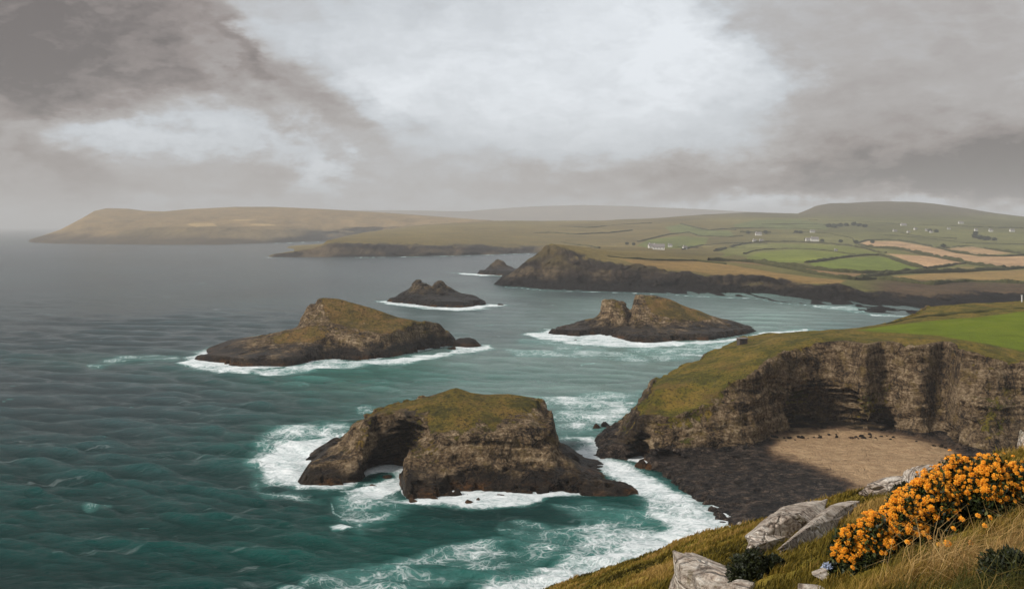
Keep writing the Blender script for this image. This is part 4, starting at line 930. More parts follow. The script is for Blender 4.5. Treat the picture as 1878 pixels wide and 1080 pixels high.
# beach colour on the headland: sand, shingle and rock share one ground, so they share one material
def headland_material():
    m = M_head; t = NT.__new__(NT); t.t = m.node_tree
    bs = [n for n in t.t.nodes if n.type == 'BSDF_PRINCIPLED'][0]
    src = bs.inputs['Base Color'].links[0].from_socket
    sa = t.attr('sand'); shg = t.attr('shingle'); fd = t.attr('field')
    p = t.pos()
    n = t.noise(t.sc(p, (.35, .5, .5)), 1, 6, .7); f = t.noise(t.sc(p, (3, 3, 3)), 1, 4, .8)
    sand = t.ramp(t.add(t.mul(n, .7), t.mul(f, .3)), [(.34, lin(146, 116, 86)), (.52, lin(182, 150, 114)), (.66, lin(202, 172, 134))])
    shin = t.ramp(t.m('MULTIPLY_ADD', t.m('SUBTRACT', t.add(t.add(t.mul(n, .35), t.mul(f, .35)), t.mul(t.noise(t.sc(p, (.9, 1.5, 1.5)), 1, 5, .7), .3)), .5), 1.7, .5), [(.40, lin(14, 11, 10)), (.50, lin(38, 32, 28)), (.58, lin(72, 62, 54)), (.70, lin(124, 112, 100))])
    sf = t.ss(t.add(sa, t.mul(t.m('SUBTRACT', n, .5), .8)), .22, .80)
    wets = t.ss(t.add(sa, t.mul(t.m('SUBTRACT', n, .5), .9)), -.05, .45)
    shin = t.mix(wets, shin, lin(92, 71, 54))
    c = t.mix(t.ss(shg, .4, .6), src, shin); c = t.mix(sf, c, sand)
    deb = t.ss(t.noise(t.sc(p, (.5, 1.1, 1)), 1, 5, .75), .64, .69)
    c = t.mix(t.mul(t.mul(deb, sf), .7), c, lin(60, 48, 38))
    fcol = t.ramp(t.noise(t.sc(p, (.06, .10, .1)), 1, 6, .65), [(.35, lin(94, 106, 14)), (.5, lin(106, 120, 18)), (.65, lin(116, 126, 26))])
    c = t.mix(fd, c, fcol)
    pa = t.attr('path'); c = t.mix(pa, c, lin(150, 128, 84))
    t.t.links.new(c, bs.inputs['Base Color'])
headland_material()
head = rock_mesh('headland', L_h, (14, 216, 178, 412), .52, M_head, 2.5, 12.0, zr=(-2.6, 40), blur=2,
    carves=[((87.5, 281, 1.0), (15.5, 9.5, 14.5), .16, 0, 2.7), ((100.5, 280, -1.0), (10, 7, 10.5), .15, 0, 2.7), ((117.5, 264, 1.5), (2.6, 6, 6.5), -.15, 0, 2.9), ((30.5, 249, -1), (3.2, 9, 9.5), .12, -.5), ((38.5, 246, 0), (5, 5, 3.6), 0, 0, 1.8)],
    extra=beach_noise, grass=grass_h, dark=nose_shade, lowrock=False, origin=(95, 280, 0), gz=(.66, .84))
tag(head, kind='structure')
V = np.empty(len(head.data.vertices)*3, np.float32); head.data.vertices.foreach_get('co', V); V = V.reshape(-1, 3)+np.array(head.location)
px = CX+F*V[:, 0]/V[:, 1]; py = HY+(EYE-V[:, 2])*F/V[:, 1]
n = fbm(V[:, 0]/11, V[:, 1]/7, 0*V[:, 0], 4)
sd_ = poly_sd(px, py, [(1435, 806), (1475, 798), (1560, 795), (1640, 806), (1715, 822), (1742, 842), (1725, 870), (1640, 902), (1618, 905), (1575, 884), (1530, 856), (1480, 835), (1440, 822)], 1.6)
low = (V[:, 2] < 4.5)
hz = L_h.H(V[:, 0], V[:, 1])
def put(k, v):
    a = head.data.attributes.new(k, 'FLOAT', 'POINT'); a.data.foreach_set('value', v.astype(np.float32))
put('sand', sst(-44, 14, sd_+n*20)*low); put('shingle', low*sst(4.2, 3.4, hz+.0)*sst(4.4, 3.4, V[:, 2]))
fdp = poly_sd(px, py, [(1640, 594), (1700, 588), (1800, 580), (1878, 570), (2100, 550), (2300, 650), (1990, 662), (1878, 646), (1800, 630), (1720, 617), (1640, 611), (1560, 606), (1600, 600)], 2.0)
put('field', sst(-1, 6, fdp+n*3)*(V[:, 2] > 15))
pth = line_d(px, py, [(1355, 637), (1385, 634), (1398, 628), (1420, 621), (1470, 616)], 2)
put('path', sst(1.6, .7, pth+np.abs(n)*1.2)*.6*(V[:, 2] > 15))
def headz(px, py, Ya=180, Yb=420):
    Ys = np.linspace(Ya, Yb, 1200); X = (px-CX)/F*Ys; h = L_h.H(X, Ys); r = EYE-(py-HY)*Ys/F
    k = np.argmax(h >= r) if (h >= r).any() else len(Ys)-1
    return np.array((X[k], Ys[k], h[k]))

# ------------------------------------------------------------------ loose rocks
def boulder(name, loc, size, label, mat, group=None, seed=0, rz=0, cat='rock', sub=5, flat=1.0, kind=None, rough=.35, st=(2, 3, 3)):
    import bmesh
    bm = bmesh.new(); bmesh.ops.create_icosphere(bm, subdivisions=sub, radius=1)
    V = np.array([v.co[:] for v in bm.verts]); Fc = np.array([[v.index for v in f.verts] for f in bm.faces]); bm.free()
    s = seed*13.7
    n = fbm(V[:, 0]*1.2+s, V[:, 1]*1.2, V[:, 2]*1.2, 4)*rough*1.6+ridged(V[:, 0]*st[0]+s, V[:, 1]*st[1]+V[:, 0]*.6, V[:, 2]*st[2], 4)*rough*.55
    # crude facets: push toward a few cutting planes
    r = 1+n; rg = np.random.default_rng(seed)
    for k in range(15):
        d = rg.normal(size=3); d /= np.linalg.norm(d); c = .55+.32*rg.random()
        dp = (V*r[:, None])@d; r = np.where(dp > c, r*(c/np.maximum(dp, 1e-6))**.93, r)
    V = V*r[:, None]; V[:, 2] = np.where(V[:, 2] < -.35, -.35+(V[:, 2]+.35)*.2, V[:, 2])*flat
    V = V*np.array(size)
    if rz:
        c_, s_ = math.cos(rz), math.sin(rz); V[:, 0], V[:, 1] = V[:, 0]*c_-V[:, 1]*s_, V[:, 0]*s_+V[:, 1]*c_
    me = np_mesh(name, V, Fc, True, attrs={'grass': np.zeros(len(V)), 'dark': np.zeros(len(V))})
    o = link(name, me, mat, loc=loc); tag(o, label, cat, group, kind); return o
M_wet = rock_material('wet_rock', .75, (6.0, 12.0), scale=.5, paleness=.3)
def wr(px, py, w, h, label, seed, dep=None, cat='rock', group='rocks in the surf', z=0.0):
    x, y, z = on_water(px, py, z); k = y/F; sx = w*k/2; sz = h*k
    boulder('surf_rock', (x, y+sx*.5, z-.2*sz), (sx, dep or sx*.8, sz*1.05), label, M_wet, group, seed, cat=cat)
wr(600, 836, 66, 22, 'low reef rock left of the arch stack, furthest out to sea', 1, 5)
wr(640, 836, 52, 30, 'hunched dark reef rock touching the arch stack on its left', 2, 6)
wr(590, 843, 50, 11, 'flat orange-brown reef ledge in front of the reef rocks', 3, 3)
wr(708, 877, 24, 8, 'small wet rock awash inside the arch mouth', 4)
wr(683, 893, 18, 5, 'tiny rock awash below the arch mouth', 5)
wr(858, 924, 20, 11, 'brown rock in the foam in front of the arch stack, left of two', 6)
wr(876, 919, 14, 7, 'smaller brown rock close right of the foam-ringed rock', 7)
wr(918, 911, 16, 7, 'round brown rock near the stack foot, right of the pair', 8)
wr(855, 637, 52, 18, 'dark humped rock off the right end of the long island', 9, 5)
wr(828, 641, 16, 6, 'small rock between the long island and the humped rock', 10)
wr(1132, 786, 40, 17, 'largest of the dark rocks beside the headland tip', 11, 4)
wr(1112, 784, 22, 12, 'middle one of the three rocks off the headland tip', 12)
wr(1096, 786, 22, 13, 'outermost of the three rocks off the headland tip', 13)
wr(919, 560, 12, 4, 'tiny rock right of the twin-peaked stack', 14, 3)
wr(497, 622, 24, 14, 'jagged little rock standing behind the shelf of the long island', 15, 4)
wr(1056, 625, 10, 4, 'tiny rock awash in front of the split island', 16)
wr(1180, 858, 34, 14, 'black rock in the surf below the headland tip', 17, 3)
wr(1208, 862, 44, 16, 'wide black ledge in the surf right of the black rock', 18, 3)
wr(1232, 876, 30, 12, 'sloping black rock at the edge of the dark shingle', 19, 3)
wr(1284, 898, 26, 9, 'low black rock awash at the shingle waterline', 20)
wr(1200, 846, 60, 12, 'long black ledge under the headland cliff', 21, 4)
rg_ = np.random.default_rng(5)
names_ = ['small dark stone on the shingle', 'stone at the foot of the cove cliff']
gs = 'dark boulders strewn on the shingle beach'
for i in range(110):
    a = rg_.random(); pxx = 1180+rg_.random()*420; lo = np.interp(pxx, [1180, 1290, 1400, 1600], [835, 845, 825, 800]); hi = np.interp(pxx, [1180, 1240, 1330, 1600], [862, 878, 935, 900])
    pyy = lo+(hi-lo)*rg_.random()**1.3
    q = headz(pxx, pyy, 185, 290)
    if q[2] > 3.5 or (pxx > 1420 and pyy > 800 and rg_.random() < .9): continue
    s = .25+1.2*rg_.random()**4
    boulder('beach_boulder', (q[0], q[1], q[2]), (s*1.3, s, s*.7), 'dark wet boulder lying on the black shingle of the cove', M_wet, gs, 40+i, rg_.random()*3, sub=3)
for i in range(46):
    pxx = 1400+rg_.random()*400; b = np.interp(pxx, [1400, 1450, 1500, 1640, 1720, 1800], [800, 800, 795, 798, 812, 835]); q = headz(pxx, b+rg_.random()*9, 185, 290)
    if q[2] > 5: continue
    s = .25+.6*rg_.random()**2
    boulder('beach_boulder', (q[0], q[1], q[2]), (s*1.3, s, s*.8), 'fallen grey boulder along the foot of the cove cliff', M_wet, 'fallen boulders under the cove cliff', 140+i, rg_.random()*3, sub=3)
M_brown = plain('dark_brown_rock', (70, 52, 40), .9, .2, .3, 2)
wd_ = ['leftmost', 'second from the left', 'third from the left', 'fourth from the left', 'rightmost']
for i, (a, b) in enumerate([(1558, 803), (1563, 804), (1568, 803.5), (1574, 804.5), (1580, 804)]):
    q = headz(a, b, 200, 290); boulder('sand_stone', (q[0], q[1], q[2]+.1), (.34, .28, .30+.06*(i % 2)), 'brown stone %s in the little row on the pale sand' % wd_[i], M_brown, 'row of stones on the sand', 300+i, i, sub=3)
for i, (a, b, l) in enumerate([(1529, 857, 'dark stone alone on the lower sand'), (1590, 838, 'dark stone in the middle of the sand'), (1602, 840, 'flatter dark stone beside the one in mid sand'), (1634, 876, 'dark stone at the right edge of the sand'), (1500, 832, 'small dark stone on the left of the sand')]):
    q = headz(a, b, 190, 290); boulder('sand_stone', (q[0], q[1], q[2]+.05), (.36, .3, .2), l, M_brown, None, 320+i, i, sub=3)

# ------------------------------------------------------------------ hut, post, hedge bank on the headland
M_stone = plain('hut_stone', (72, 64, 58), .95, .2, .3, 1.5); M_white = plain('weathered_white', (205, 203, 198), .8, .2, .08, 2)
q = headz(1361, 632, 250, 330); e = empty('stone_hut', (q[0], q[1], q[2]-.3), .2)
V, Q = box_V(-1.3, 1.3, -1.1, 1.1, 0, 2.2); me = bpy.data.meshes.new('wall'); me.from_pydata(V, [], Q); me.update(); link('wall', me, M_stone, e)
V, Q = box_V(-1.5, 1.5, -1.3, 1.3, 2.2, 2.45); me = bpy.data.meshes.new('roof'); me.from_pydata(V, [], Q); me.update(); link('roof', me, M_slate, e)
V, Q = box_V(-.4, .4, -1.16, -1.05, .1, 1.7); me = bpy.data.meshes.new('doorway'); me.from_pydata(V, [], Q); me.update(); link('doorway', me, M_dark, e)
tag(e, 'tiny dark stone hut on the grassy edge of the near headland', 'hut')
q = headz(1874, 553, 380, 410) if False else np.array(at(1874, 553, 398)); 
V, Q = box_V(-.16, .16, -.16, .16, -.6, 2.6); V2, Q2 = box_V(-.28, .28, -.28, .28, 2.6, 2.8)
me = bpy.data.meshes.new('post'); me.from_pydata(V+V2, [], Q+[tuple(i+8 for i in f) for f in Q2]); me.update()
tag(link('white_post', me, M_white, loc=tuple(q-np.array([0, 0, .2]))), 'white post at the far edge of the green field, right edge of the photo', 'post')
pts = []
for a, b in [(1595, 600), (1640, 591.5), (1700, 583), (1760, 577), (1800, 573), (1878, 566), (1960, 560), (2100, 553)]:
    Yc = float(np.interp(a, PXT, cr_h[0])); pts.append((P(a, Yc), Yc, float(L_h.H(np.array([P(a, Yc)]), np.array([Yc]))[0])))
pts = np.array(pts); L_ = np.r_[0, np.cumsum(np.hypot(np.diff(pts[:, 0]), np.diff(pts[:, 1])))]; s_ = np.arange(0, L_[-1], .4)
Cc = np.stack([np.interp(s_, L_, pts[:, k]) for k in range(3)], 1); Cc[:, 2] = L_h.H(Cc[:, 0], Cc[:, 1])
hh = .55*(1+.6*fbm(Cc[:, 0]/3, Cc[:, 1]/3, 0*Cc[:, 0], 3)); prof = [(-1, -.8), (-1, .4), (-.5, .9), (0, 1), (.5, .9), (1, .4), (1, -.8)]
V = np.stack([np.stack([Cc[:, 0]+.2*a, Cc[:, 1]+.6*a, Cc[:, 2]+np.where(b > 0, b*hh, b)], 1) for a, b in prof], 1); V[:, 1:6] += (rng.random(V[:, 1:6].shape)-.5)*.22
c0 = Cc[len(Cc)//2].copy()
tag(link('field_bank', np_mesh('field_bank', V.reshape(-1, 3)-c0, grid_faces(len(Cc), 7), True), M_hedge, loc=c0), 'dark hedge bank along the far side of the bright green headland field', 'hedge')
# ================================================================== SEA
M_sea = sea_material()
def build_sea():
    pxs = np.r_[np.arange(-9000, -700, 700), np.arange(-700, -200, 25), np.arange(-200, 2080, 1.75), np.arange(2080, 2600, 25), np.arange(2600, 9000, 700)]
    pys = np.r_[417.6, 418, 418.5, 419, 420, 421, np.arange(422, 470, .9), np.arange(470, 700, 1.15), np.arange(700, 1095, 1.3), np.arange(1095, 1300, 12), np.arange(1320, 2800, 90)]
    PX, PY = np.meshgrid(pxs, pys)
    Y = EYE*F/(PY-HY); X = (PX-CX)/F*Y
    dYr = np.abs(np.gradient(Y, axis=0)); dXr = np.abs(np.gradient(X, axis=1))
    Z = np.zeros_like(X); rw = np.random.default_rng(21)
    for i in range(110):
        lam = 1.9*(30/1.9)**rw.random(); kk = 2*math.pi/lam
        th = math.radians(-103)+rw.normal()*.36       # swell runs in from the upper left
        a = .034*lam**.54*(.5+rw.random())*.62
        kx, ky = kk*math.cos(th), kk*math.sin(th)
        w = sst(3.2, 6.5, 1/(np.abs(ky)*dYr/(2*math.pi)+np.abs(kx)*dXr/(2*math.pi)+1e-6))
        ph = kx*X+ky*Y+rw.random()*6.28+.6*vnoise(X/60, Y/60, .1*i+0*X)
        s = np.sin(ph); Z += a*w*(s-.22*np.cos(2*ph))
    gust = .75+.5*vnoise(X/90, Y/120, 0*X+5)
    Z *= gust
    # ---- calmer water close to rock; coast mask from the lofts
    land = np.zeros_like(X, np.float32)
    for L, b in LAND:
        m = (X > b[0]-30) & (X < b[1]+30) & (Y > b[2]-30) & (Y < b[3]+30)
        r, c = np.where(m)
        if len(r): 
            h = L.H(X[r, c], Y[r, c]); land[r, c] = np.maximum(land[r, c], h > -.3)
    sub = np.where((pys > 415))[0]
    near = np.zeros_like(land)
    # coast halo in metres, evaluated on the picture rows as a blur of the mask (about 5 m, more sideways)
    kx_, ky_ = 9, 3
    near = blur_sep(land, kx_, ky_); near2 = blur_sep(land, 3, 1); nw = blur_sep(blur_sep(land, 24, 8), 24, 8); Z = Z*(1-.85*sst(0, .22, nw))
    pn = fbm(X/26, Y/26, 0*X, 4); q2 = fbm(X/9, Y/9, 0*X+3, 4)
    sx = PX+pn*30+q2*8; sy = PY+(pn*9+q2*4)*np.clip((PY-HY)/450, .1, 1.1)
    foam = np.zeros_like(X)
    def patch(poly, peak=1.0, soft=26, asp=2.2, inner=None):
        nonlocal foam
        xs = [p[0] for p in poly]; ys = [p[1] for p in poly]
        ci = np.where((pxs > min(xs)-60) & (pxs < max(xs)+60))[0]; ri = np.where((pys > min(ys)-40) & (pys < max(ys)+40))[0]
        if not len(ci) or not len(ri): return
        sl = np.ix_(ri, ci); s = poly_sd(sx[sl], sy[sl], poly, asp)
        foam[sl] = np.maximum(foam[sl], peak*sst(-soft*.9, soft*1.1, s))
    def stroke(pts, w=5, peak=.9, asp=2.0, wob=1.0):
        nonlocal foam
        xs = [p[0] for p in pts]; ys = [p[1] for p in pts]
        ci = np.where((pxs > min(xs)-50) & (pxs < max(xs)+50))[0]; ri = np.where((pys > min(ys)-30) & (pys < max(ys)+30))[0]
        sl = np.ix_(ri, ci); d = line_d(PX[sl]+(sx[sl]-PX[sl])*.25*wob, PY[sl]+(sy[sl]-PY[sl])*.4*wob, pts, asp)
        d = d+q2[sl]*w*1.3
        foam[sl] = np.maximum(foam[sl], peak*sst(w, w*.1, d)*(.82+.5*q2[sl]))
        if w >= 4.4: foam[sl] = np.maximum(foam[sl], .56*sst(w*4.2, w*.8, d))
    patch([(452, 862), (470, 832), (500, 808), (560, 800), (665, 792), (668, 840), (640, 850), (650, 895), (600, 905), (540, 898), (470, 882)], .92, 30)
    patch([(480, 872), (500, 840), (560, 812), (665, 800), (670, 850), (600, 895), (530, 892)], 1.0, 22)
    patch([(430, 850), (470, 800), (560, 770), (640, 770), (660, 800), (520, 830), (480, 890), (600, 920), (480, 915)], .66, 26)
    patch([(640, 892), (690, 872), (745, 860), (740, 890), (705, 925), (660, 905), (620, 905)], 1.0, 14)
    patch([(625, 895), (700, 900), (735, 926), (690, 948), (655, 958), (628, 935)], .7, 26)
    patch([(700, 925), (760, 915), (830, 905), (900, 893), (1000, 900), (1080, 900), (1130, 905), (1040, 915), (980, 936), (880, 938), (820, 932), (740, 930)], .92, 14)
    patch([(1045, 790), (1110, 800), (1110, 835), (1170, 850), (1235, 885), (1290, 915), (1345, 955), (1290, 985), (1200, 965), (1150, 935), (1170, 900), (1110, 868), (1050, 845)], .92, 26)
    patch([(1120, 850), (1200, 862), (1290, 925), (1340, 965), (1300, 1000), (1180, 1040), (1060, 1100), (1000, 1120), (870, 1100), (860, 1062), (960, 1052), (1080, 1020), (1200, 960), (1160, 915)], .90, 34)
    patch([(1200, 880), (1330, 950), (1420, 1000), (1420, 1120), (1100, 1120), (1180, 1040), (1280, 985)], 1.0, 24)
    patch([(1020, 930), (1090, 920), (1180, 935), (1150, 960), (1060, 955)], .66, 20)
    patch([(1080, 940), (1200, 930), (1300, 970), (1180, 1030), (1040, 1060), (860, 1090), (840, 1060), (1000, 1030)], .68, 30)
    patch([(640, 890), (720, 895), (775, 932), (720, 958), (668, 980), (632, 960), (610, 930)], .64, 34); patch([(820, 1000), (930, 995), (950, 1040), (850, 1050)], .66, 16)
    for yy, xa, xb, w in ((733, 1012, 1190, 11), (742, 1060, 1180, 8), (763, 1028, 1100, 9), (782, 1030, 1090, 9), (800, 1040, 1110, 10), (760, 1110, 1165, 8)):
        stroke([(xa, yy+2), ((xa+xb)/2, yy-1), (xb, yy)], w, .85)
    # long island
    patch([(318, 664), (350, 648), (400, 634), (450, 624), (500, 612), (500, 625), (440, 636), (400, 655), (470, 668), (460, 686), (400, 684), (345, 678)], 1.0, 18, 2.4)
    patch([(440, 676), (500, 672), (560, 662), (640, 658), (720, 655), (800, 640), (830, 630), (900, 632), (910, 640), (840, 650), (740, 668), (640, 672), (560, 682), (480, 690)], .88, 12, 2.6)
    patch([(560, 668), (640, 660), (760, 650), (830, 636), (830, 646), (740, 660), (640, 668)], 1.0, 9, 2.6)
    stroke([(170, 672), (200, 663), (240, 656), (320, 655)], 5, .40)
    # split island
    patch([(945, 612), (990, 606), (1030, 604), (1070, 614), (1120, 608), (1150, 622), (1240, 626), (1340, 620), (1395, 607), (1500, 604), (1480, 612), (1390, 618), (1300, 634), (1180, 640), (1050, 632), (980, 622)], .95, 12, 3)
    stroke([(1030, 640), (1130, 650), (1200, 640)], 7, .5); stroke([(960, 625), (1060, 632)], 7, .6)
    # twin peaks
    patch([(682, 552), (725, 551), (780, 560), (840, 563), (900, 558), (958, 559), (900, 566), (840, 571), (760, 566), (700, 558)], .95, 8, 4)
    stroke([(650, 548), (700, 553)], 4, .5, 4)
    patch([(822, 500), (885, 502), (930, 503), (950, 500), (985, 500), (950, 507), (880, 507)], .9, 6, 5)
    stroke([(895, 520), (930, 525), (1000, 531)], 4, .8, 5); stroke([(872, 597), (905, 596)], 4, .8, 3)
    # thin surf along far coasts
    stroke([(915, 526), (950, 528), (1000, 533), (1100, 536), (1200, 539), (1280, 543.5), (1390, 548)], 2.8, 1.0, 3, .3)
    stroke([(1400, 550), (1430, 556), (1480, 560), (1530, 563), (1568, 564)], 2.4, 1.0, 3, .3)
    patch([(1480, 562), (1570, 560), (1578, 573), (1560, 574)], .62, 7, 3); patch([(1570, 574), (1620, 576), (1684, 577), (1660, 582), (1600, 580)], .62, 5, 3)
    stroke([(480, 472.5), (600, 473), (700, 472), (800, 470.3), (900, 467.8), (975, 465)], 2.2, 1.0, 3, .3)
    stroke([(150, 449.4), (200, 449.8)], 1.4, 1.0, 3, .2); stroke([(240, 450.2), (330, 450.6), (400, 450.4)], 1.0, .8, 3, .2); stroke([(500, 446.5), (585, 443.5)], 1.4, 1, 3, .2)
    # drifting streaks and rings
    stroke([(560, 1072), (620, 1062), (700, 1045), (770, 1022), (820, 1005), (870, 998), (940, 990), (975, 982)], 6, .8)
    stroke([(640, 1078), (690, 1060), (745, 1047), (775, 1028), (760, 1025)], 9, .85); patch([(620, 1072), (680, 1058), (740, 1052), (720, 1100), (620, 1110)], .55, 12)
    stroke([(800, 1022), (840, 1010), (880, 1007), (920, 1010), (932, 1020), (915, 1034), (905, 1037)], 7, .8); stroke([(800, 1022), (850, 1028), (880, 1020)], 6, .5)
    patch([(1020, 722), (1190, 718), (1150, 770), (1110, 790), (1040, 800), (1020, 770)], .70, 20); patch([(920, 640), (1200, 640), (1500, 610), (1450, 640), (1200, 665), (950, 655)], .56, 16, 3)
    ring = [(950+27*math.cos(a), 971+11*math.sin(a)) for a in np.linspace(0, 6.28, 20)]; stroke(ring, 6, .85, wob=.3); patch(ring, .62, 8)
    stroke([(972, 962), (1010, 971), (1060, 972), (1072, 958), (1078, 942)], 5.5, .8)
    stroke([(608, 918), (612, 938), (640, 950), (662, 956), (660, 966), (640, 972)], 4, .72, wob=.4); patch([(613, 969), (640, 966), (664, 972), (640, 976), (618, 975)], .8, 6)
    patch([(560, 1060), (700, 1035), (850, 1000), (1040, 990), (1080, 1010), (900, 1060), (700, 1100), (560, 1100)], .57, 26); patch([(900, 985), (1100, 950), (1200, 960), (1100, 1010), (960, 1030)], .62, 26)
    stroke([(990, 1000), (980, 1020), (960, 1040), (940, 1045)], 8, .45); stroke([(1040, 1000), (1090, 985), (1180, 990), (1230, 970)], 9, .5)
    patch([(785, 1048), (840, 1040), (850, 1058), (820, 1075), (790, 1070)], .7, 14)
    patch([(500, 1075), (560, 1070), (570, 1090), (500, 1090)], .75, 8)
    for (a, b, w, hh_) in ((180, 927, 15, 5), (672, 748, 10, 4), (674, 756, 11, 4), (662, 745, 9, 3), (608, 780, 23, 4), (557, 707, 10, 2), (265, 962, 9, 2), (20, 708, 8, 1.5), (15, 733, 10, 1.5), (240, 745, 8, 1.5), (200, 803, 9, 2), (270, 668, 14, 2), (305, 545, 8, 1.2), (370, 520, 9, 1.2), (190, 525, 6, 1), (215, 560, 7, 1), (310, 490, 6, 1), (75, 475, 6, .8), (455, 520, 9, 1), (540, 515, 9, 1), (1005, 560, 12, 1.5), (1200, 765-55, 14, 2), (840, 697, 14, 1.6), (90, 578, 6, 1), (130, 640, 7, 1), (1160, 675, 16, 2), (1210, 640, 10, 2), (1270, 652, 22, 2), (1420, 577, 18, 1.5), (1080, 668, 14, 1.4)):
        stroke([(a-w, b+hh_*.4), (a, b-hh_*.3), (a+w*.8, b-hh_*.1)], max(hh_*1.2, 1.2), .85, 2.0, .15)
    foam = np.maximum(foam, sst(.02, .40, near)*.80*sst(700, 500, Y)+0)
    foam = np.maximum(foam, sst(.06, .5, near2)*1.0)
    foam = foam*np.clip(.93+.55*q2*sst(.98, .7, foam)+.22*pn, .5, 1.06)
    # ---- colour of the water itself
    def s3(*c): return np.array(lin(*c)[:3])
    n1 = fbm(X/70, Y/110, 0*X, 4); n2 = fbm(X/260, Y/420, 0*X+2, 3)
    def blob(cx, cy, wx, wy): return np.exp(-((PX-cx+n1*120)/wx)**2-((PY-cy+n1*30)/wy)**2)
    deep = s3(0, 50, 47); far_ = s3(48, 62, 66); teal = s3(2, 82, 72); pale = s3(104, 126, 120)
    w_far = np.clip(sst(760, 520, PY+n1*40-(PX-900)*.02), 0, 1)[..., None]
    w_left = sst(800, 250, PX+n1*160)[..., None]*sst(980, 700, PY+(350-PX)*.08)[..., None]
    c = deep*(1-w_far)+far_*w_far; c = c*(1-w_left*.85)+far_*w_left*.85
    w = np.clip(.85*blob(1150, 650, 420, 110)+.6*blob(850, 690, 260, 60)+.7*blob(1400, 575, 300, 60)+.3*blob(1080, 760, 120, 60), 0, 1)[..., None]
    c = c*(1-w)+pale*w
    w = np.clip(.8*blob(640, 800, 240, 70)+.9*blob(700, 690, 300, 26)+.5*blob(230, 665, 180, 16)+1.0*blob(1180, 980, 160, 70)+.6*blob(1000, 1050, 200, 60)+.5*blob(640, 930, 90, 40)+.55*blob(640, 1010, 260, 60), 0, 1)[..., None]*.75
    c = c*(1-w)+teal*w
    c = c*(1+.30*n1[..., None]+.2*n2[..., None])
    # swell lifts white water a little
    Z = Z+sst(.4, 1, foam)*.25*np.abs(q2)
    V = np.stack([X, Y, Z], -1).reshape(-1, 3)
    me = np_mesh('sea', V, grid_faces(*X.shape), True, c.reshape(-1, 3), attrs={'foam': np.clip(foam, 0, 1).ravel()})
    tag(link('sea', me, M_sea), kind='structure')
def blur_sep(A, kx, ky):
    def cv(A, k, ax):
        ker = np.hanning(2*k+3)[1:-1]; ker /= ker.sum(); out = np.zeros_like(A)
        for i, w in enumerate(ker): out += w*np.roll(A, i-k, ax)
        return out
    return cv(cv(A, kx, 1), ky, 0)
build_sea()
# sea bed far below so nothing is hollow
V, Q = box_V(-3000, 3000, 30, 3000, -30, -29)
# ================================================================== FOREGROUND HILLSIDE
M_turf = turf_material(); M_pale = pale_rock_material()
G_rows = [row_z([(-700, 58.5, 1.2), (2800, 58.5, 1.2)]),
 row_z([(-700, 57.0, 4), (800, 57.6, 4), (1400, 58.0, 4), (2800, 58.2, 4)], 10),
 row([(-700, 1560, 9), (700, 1330, 9), (1000, 1262, 9), (1200, 1180, 9), (1400, 1100, 9), (1600, 1042, 9), (1800, 1002, 9), (1878, 990, 9), (2300, 940, 9), (2800, 900, 9)], 20),
 row([(-700, 1500, 18), (700, 1260, 18), (1010, 1150, 18), (1200, 1075, 16), (1400, 1005, 15), (1560, 953, 13.5), (1700, 912, 12.5), (1800, 885, 12), (1878, 866, 11.5), (2300, 810, 11), (2800, 790, 11)], 20),
 row([(-700, 1400, 45), (700, 1180, 45), (900, 1125, 42), (1010, 1082, 38), (1060, 1062, 36), (1100, 1044, 34), (1160, 1027, 32), (1200, 1016, 30.5), (1240, 996, 29), (1300, 973, 26.5), (1340, 965, 25), (1390, 953, 23.5), (1440, 934, 22), (1490, 921, 20.5), (1540, 913, 19), (1580, 911, 18), (1620, 905, 17), (1700, 877, 16), (1760, 856, 15.5), (1820, 836, 15), (1878, 822, 14.5), (2000, 795, 14), (2300, 760, 14), (2800, 740, 14)], 3)]
G_rows.append((G_rows[-1][0]+5, G_rows[-1][1]-3.2))
G_rows.append((np.maximum(G_rows[-1][0]+12, 55), np.minimum(G_rows[-1][1]-8, 34)))
G_rows += [row_z([(-700, 4, 110), (2800, 4, 110)]), row_z([(-700, -4, 150), (1380, -4, 150), (1500, 1.2, 165), (2800, 1.2, 165)]), row_z([(-700, -6, 175), (1380, -6, 175), (1500, -2, 185), (2800, -2, 185)])]
LG = Loft(G_rows, -700, 2800, gap=.3)
def gnoise(X, Y):
    return .16*fbm(X/2.2, Y/2.2, 0*X, 4)*sst(3, 8, Y)+.05*fbm(X/.5, Y/.5, 0*X+3, 3)+1.6*fbm(X/18, Y/18, 0*X+8, 4)*sst(30, 60, Y)
def HG(X, Y): return LG.H(X, Y)+gnoise(X, Y)
def ghit(px, py):
    Ys = np.geomspace(3, 48, 900); X = (px-CX)/F*Ys; h = HG(X, Ys); r = EYE-(py-HY)*Ys/F
    k = np.argmax(h >= r) if (h >= r).any() else int(np.argmax(h-r))
    return np.array((X[k], Ys[k], h[k]))
gx_ = np.r_[np.arange(-700, 800, 30), np.arange(800, 2200, 3), np.arange(2200, 2801, 30)]
gy_ = np.r_[np.geomspace(1.3, 50, 420), np.geomspace(51, 184, 90)]
PXg, Yg = np.meshgrid(gx_, gy_); Xg = (PXg-CX)/F*Yg; Zg = HG(Xg, Yg)
tag(link('hillside', np_mesh('hillside', np.stack([Xg, Yg, Zg], -1).reshape(-1, 3), grid_faces(*Xg.shape), True), M_turf), kind='structure')

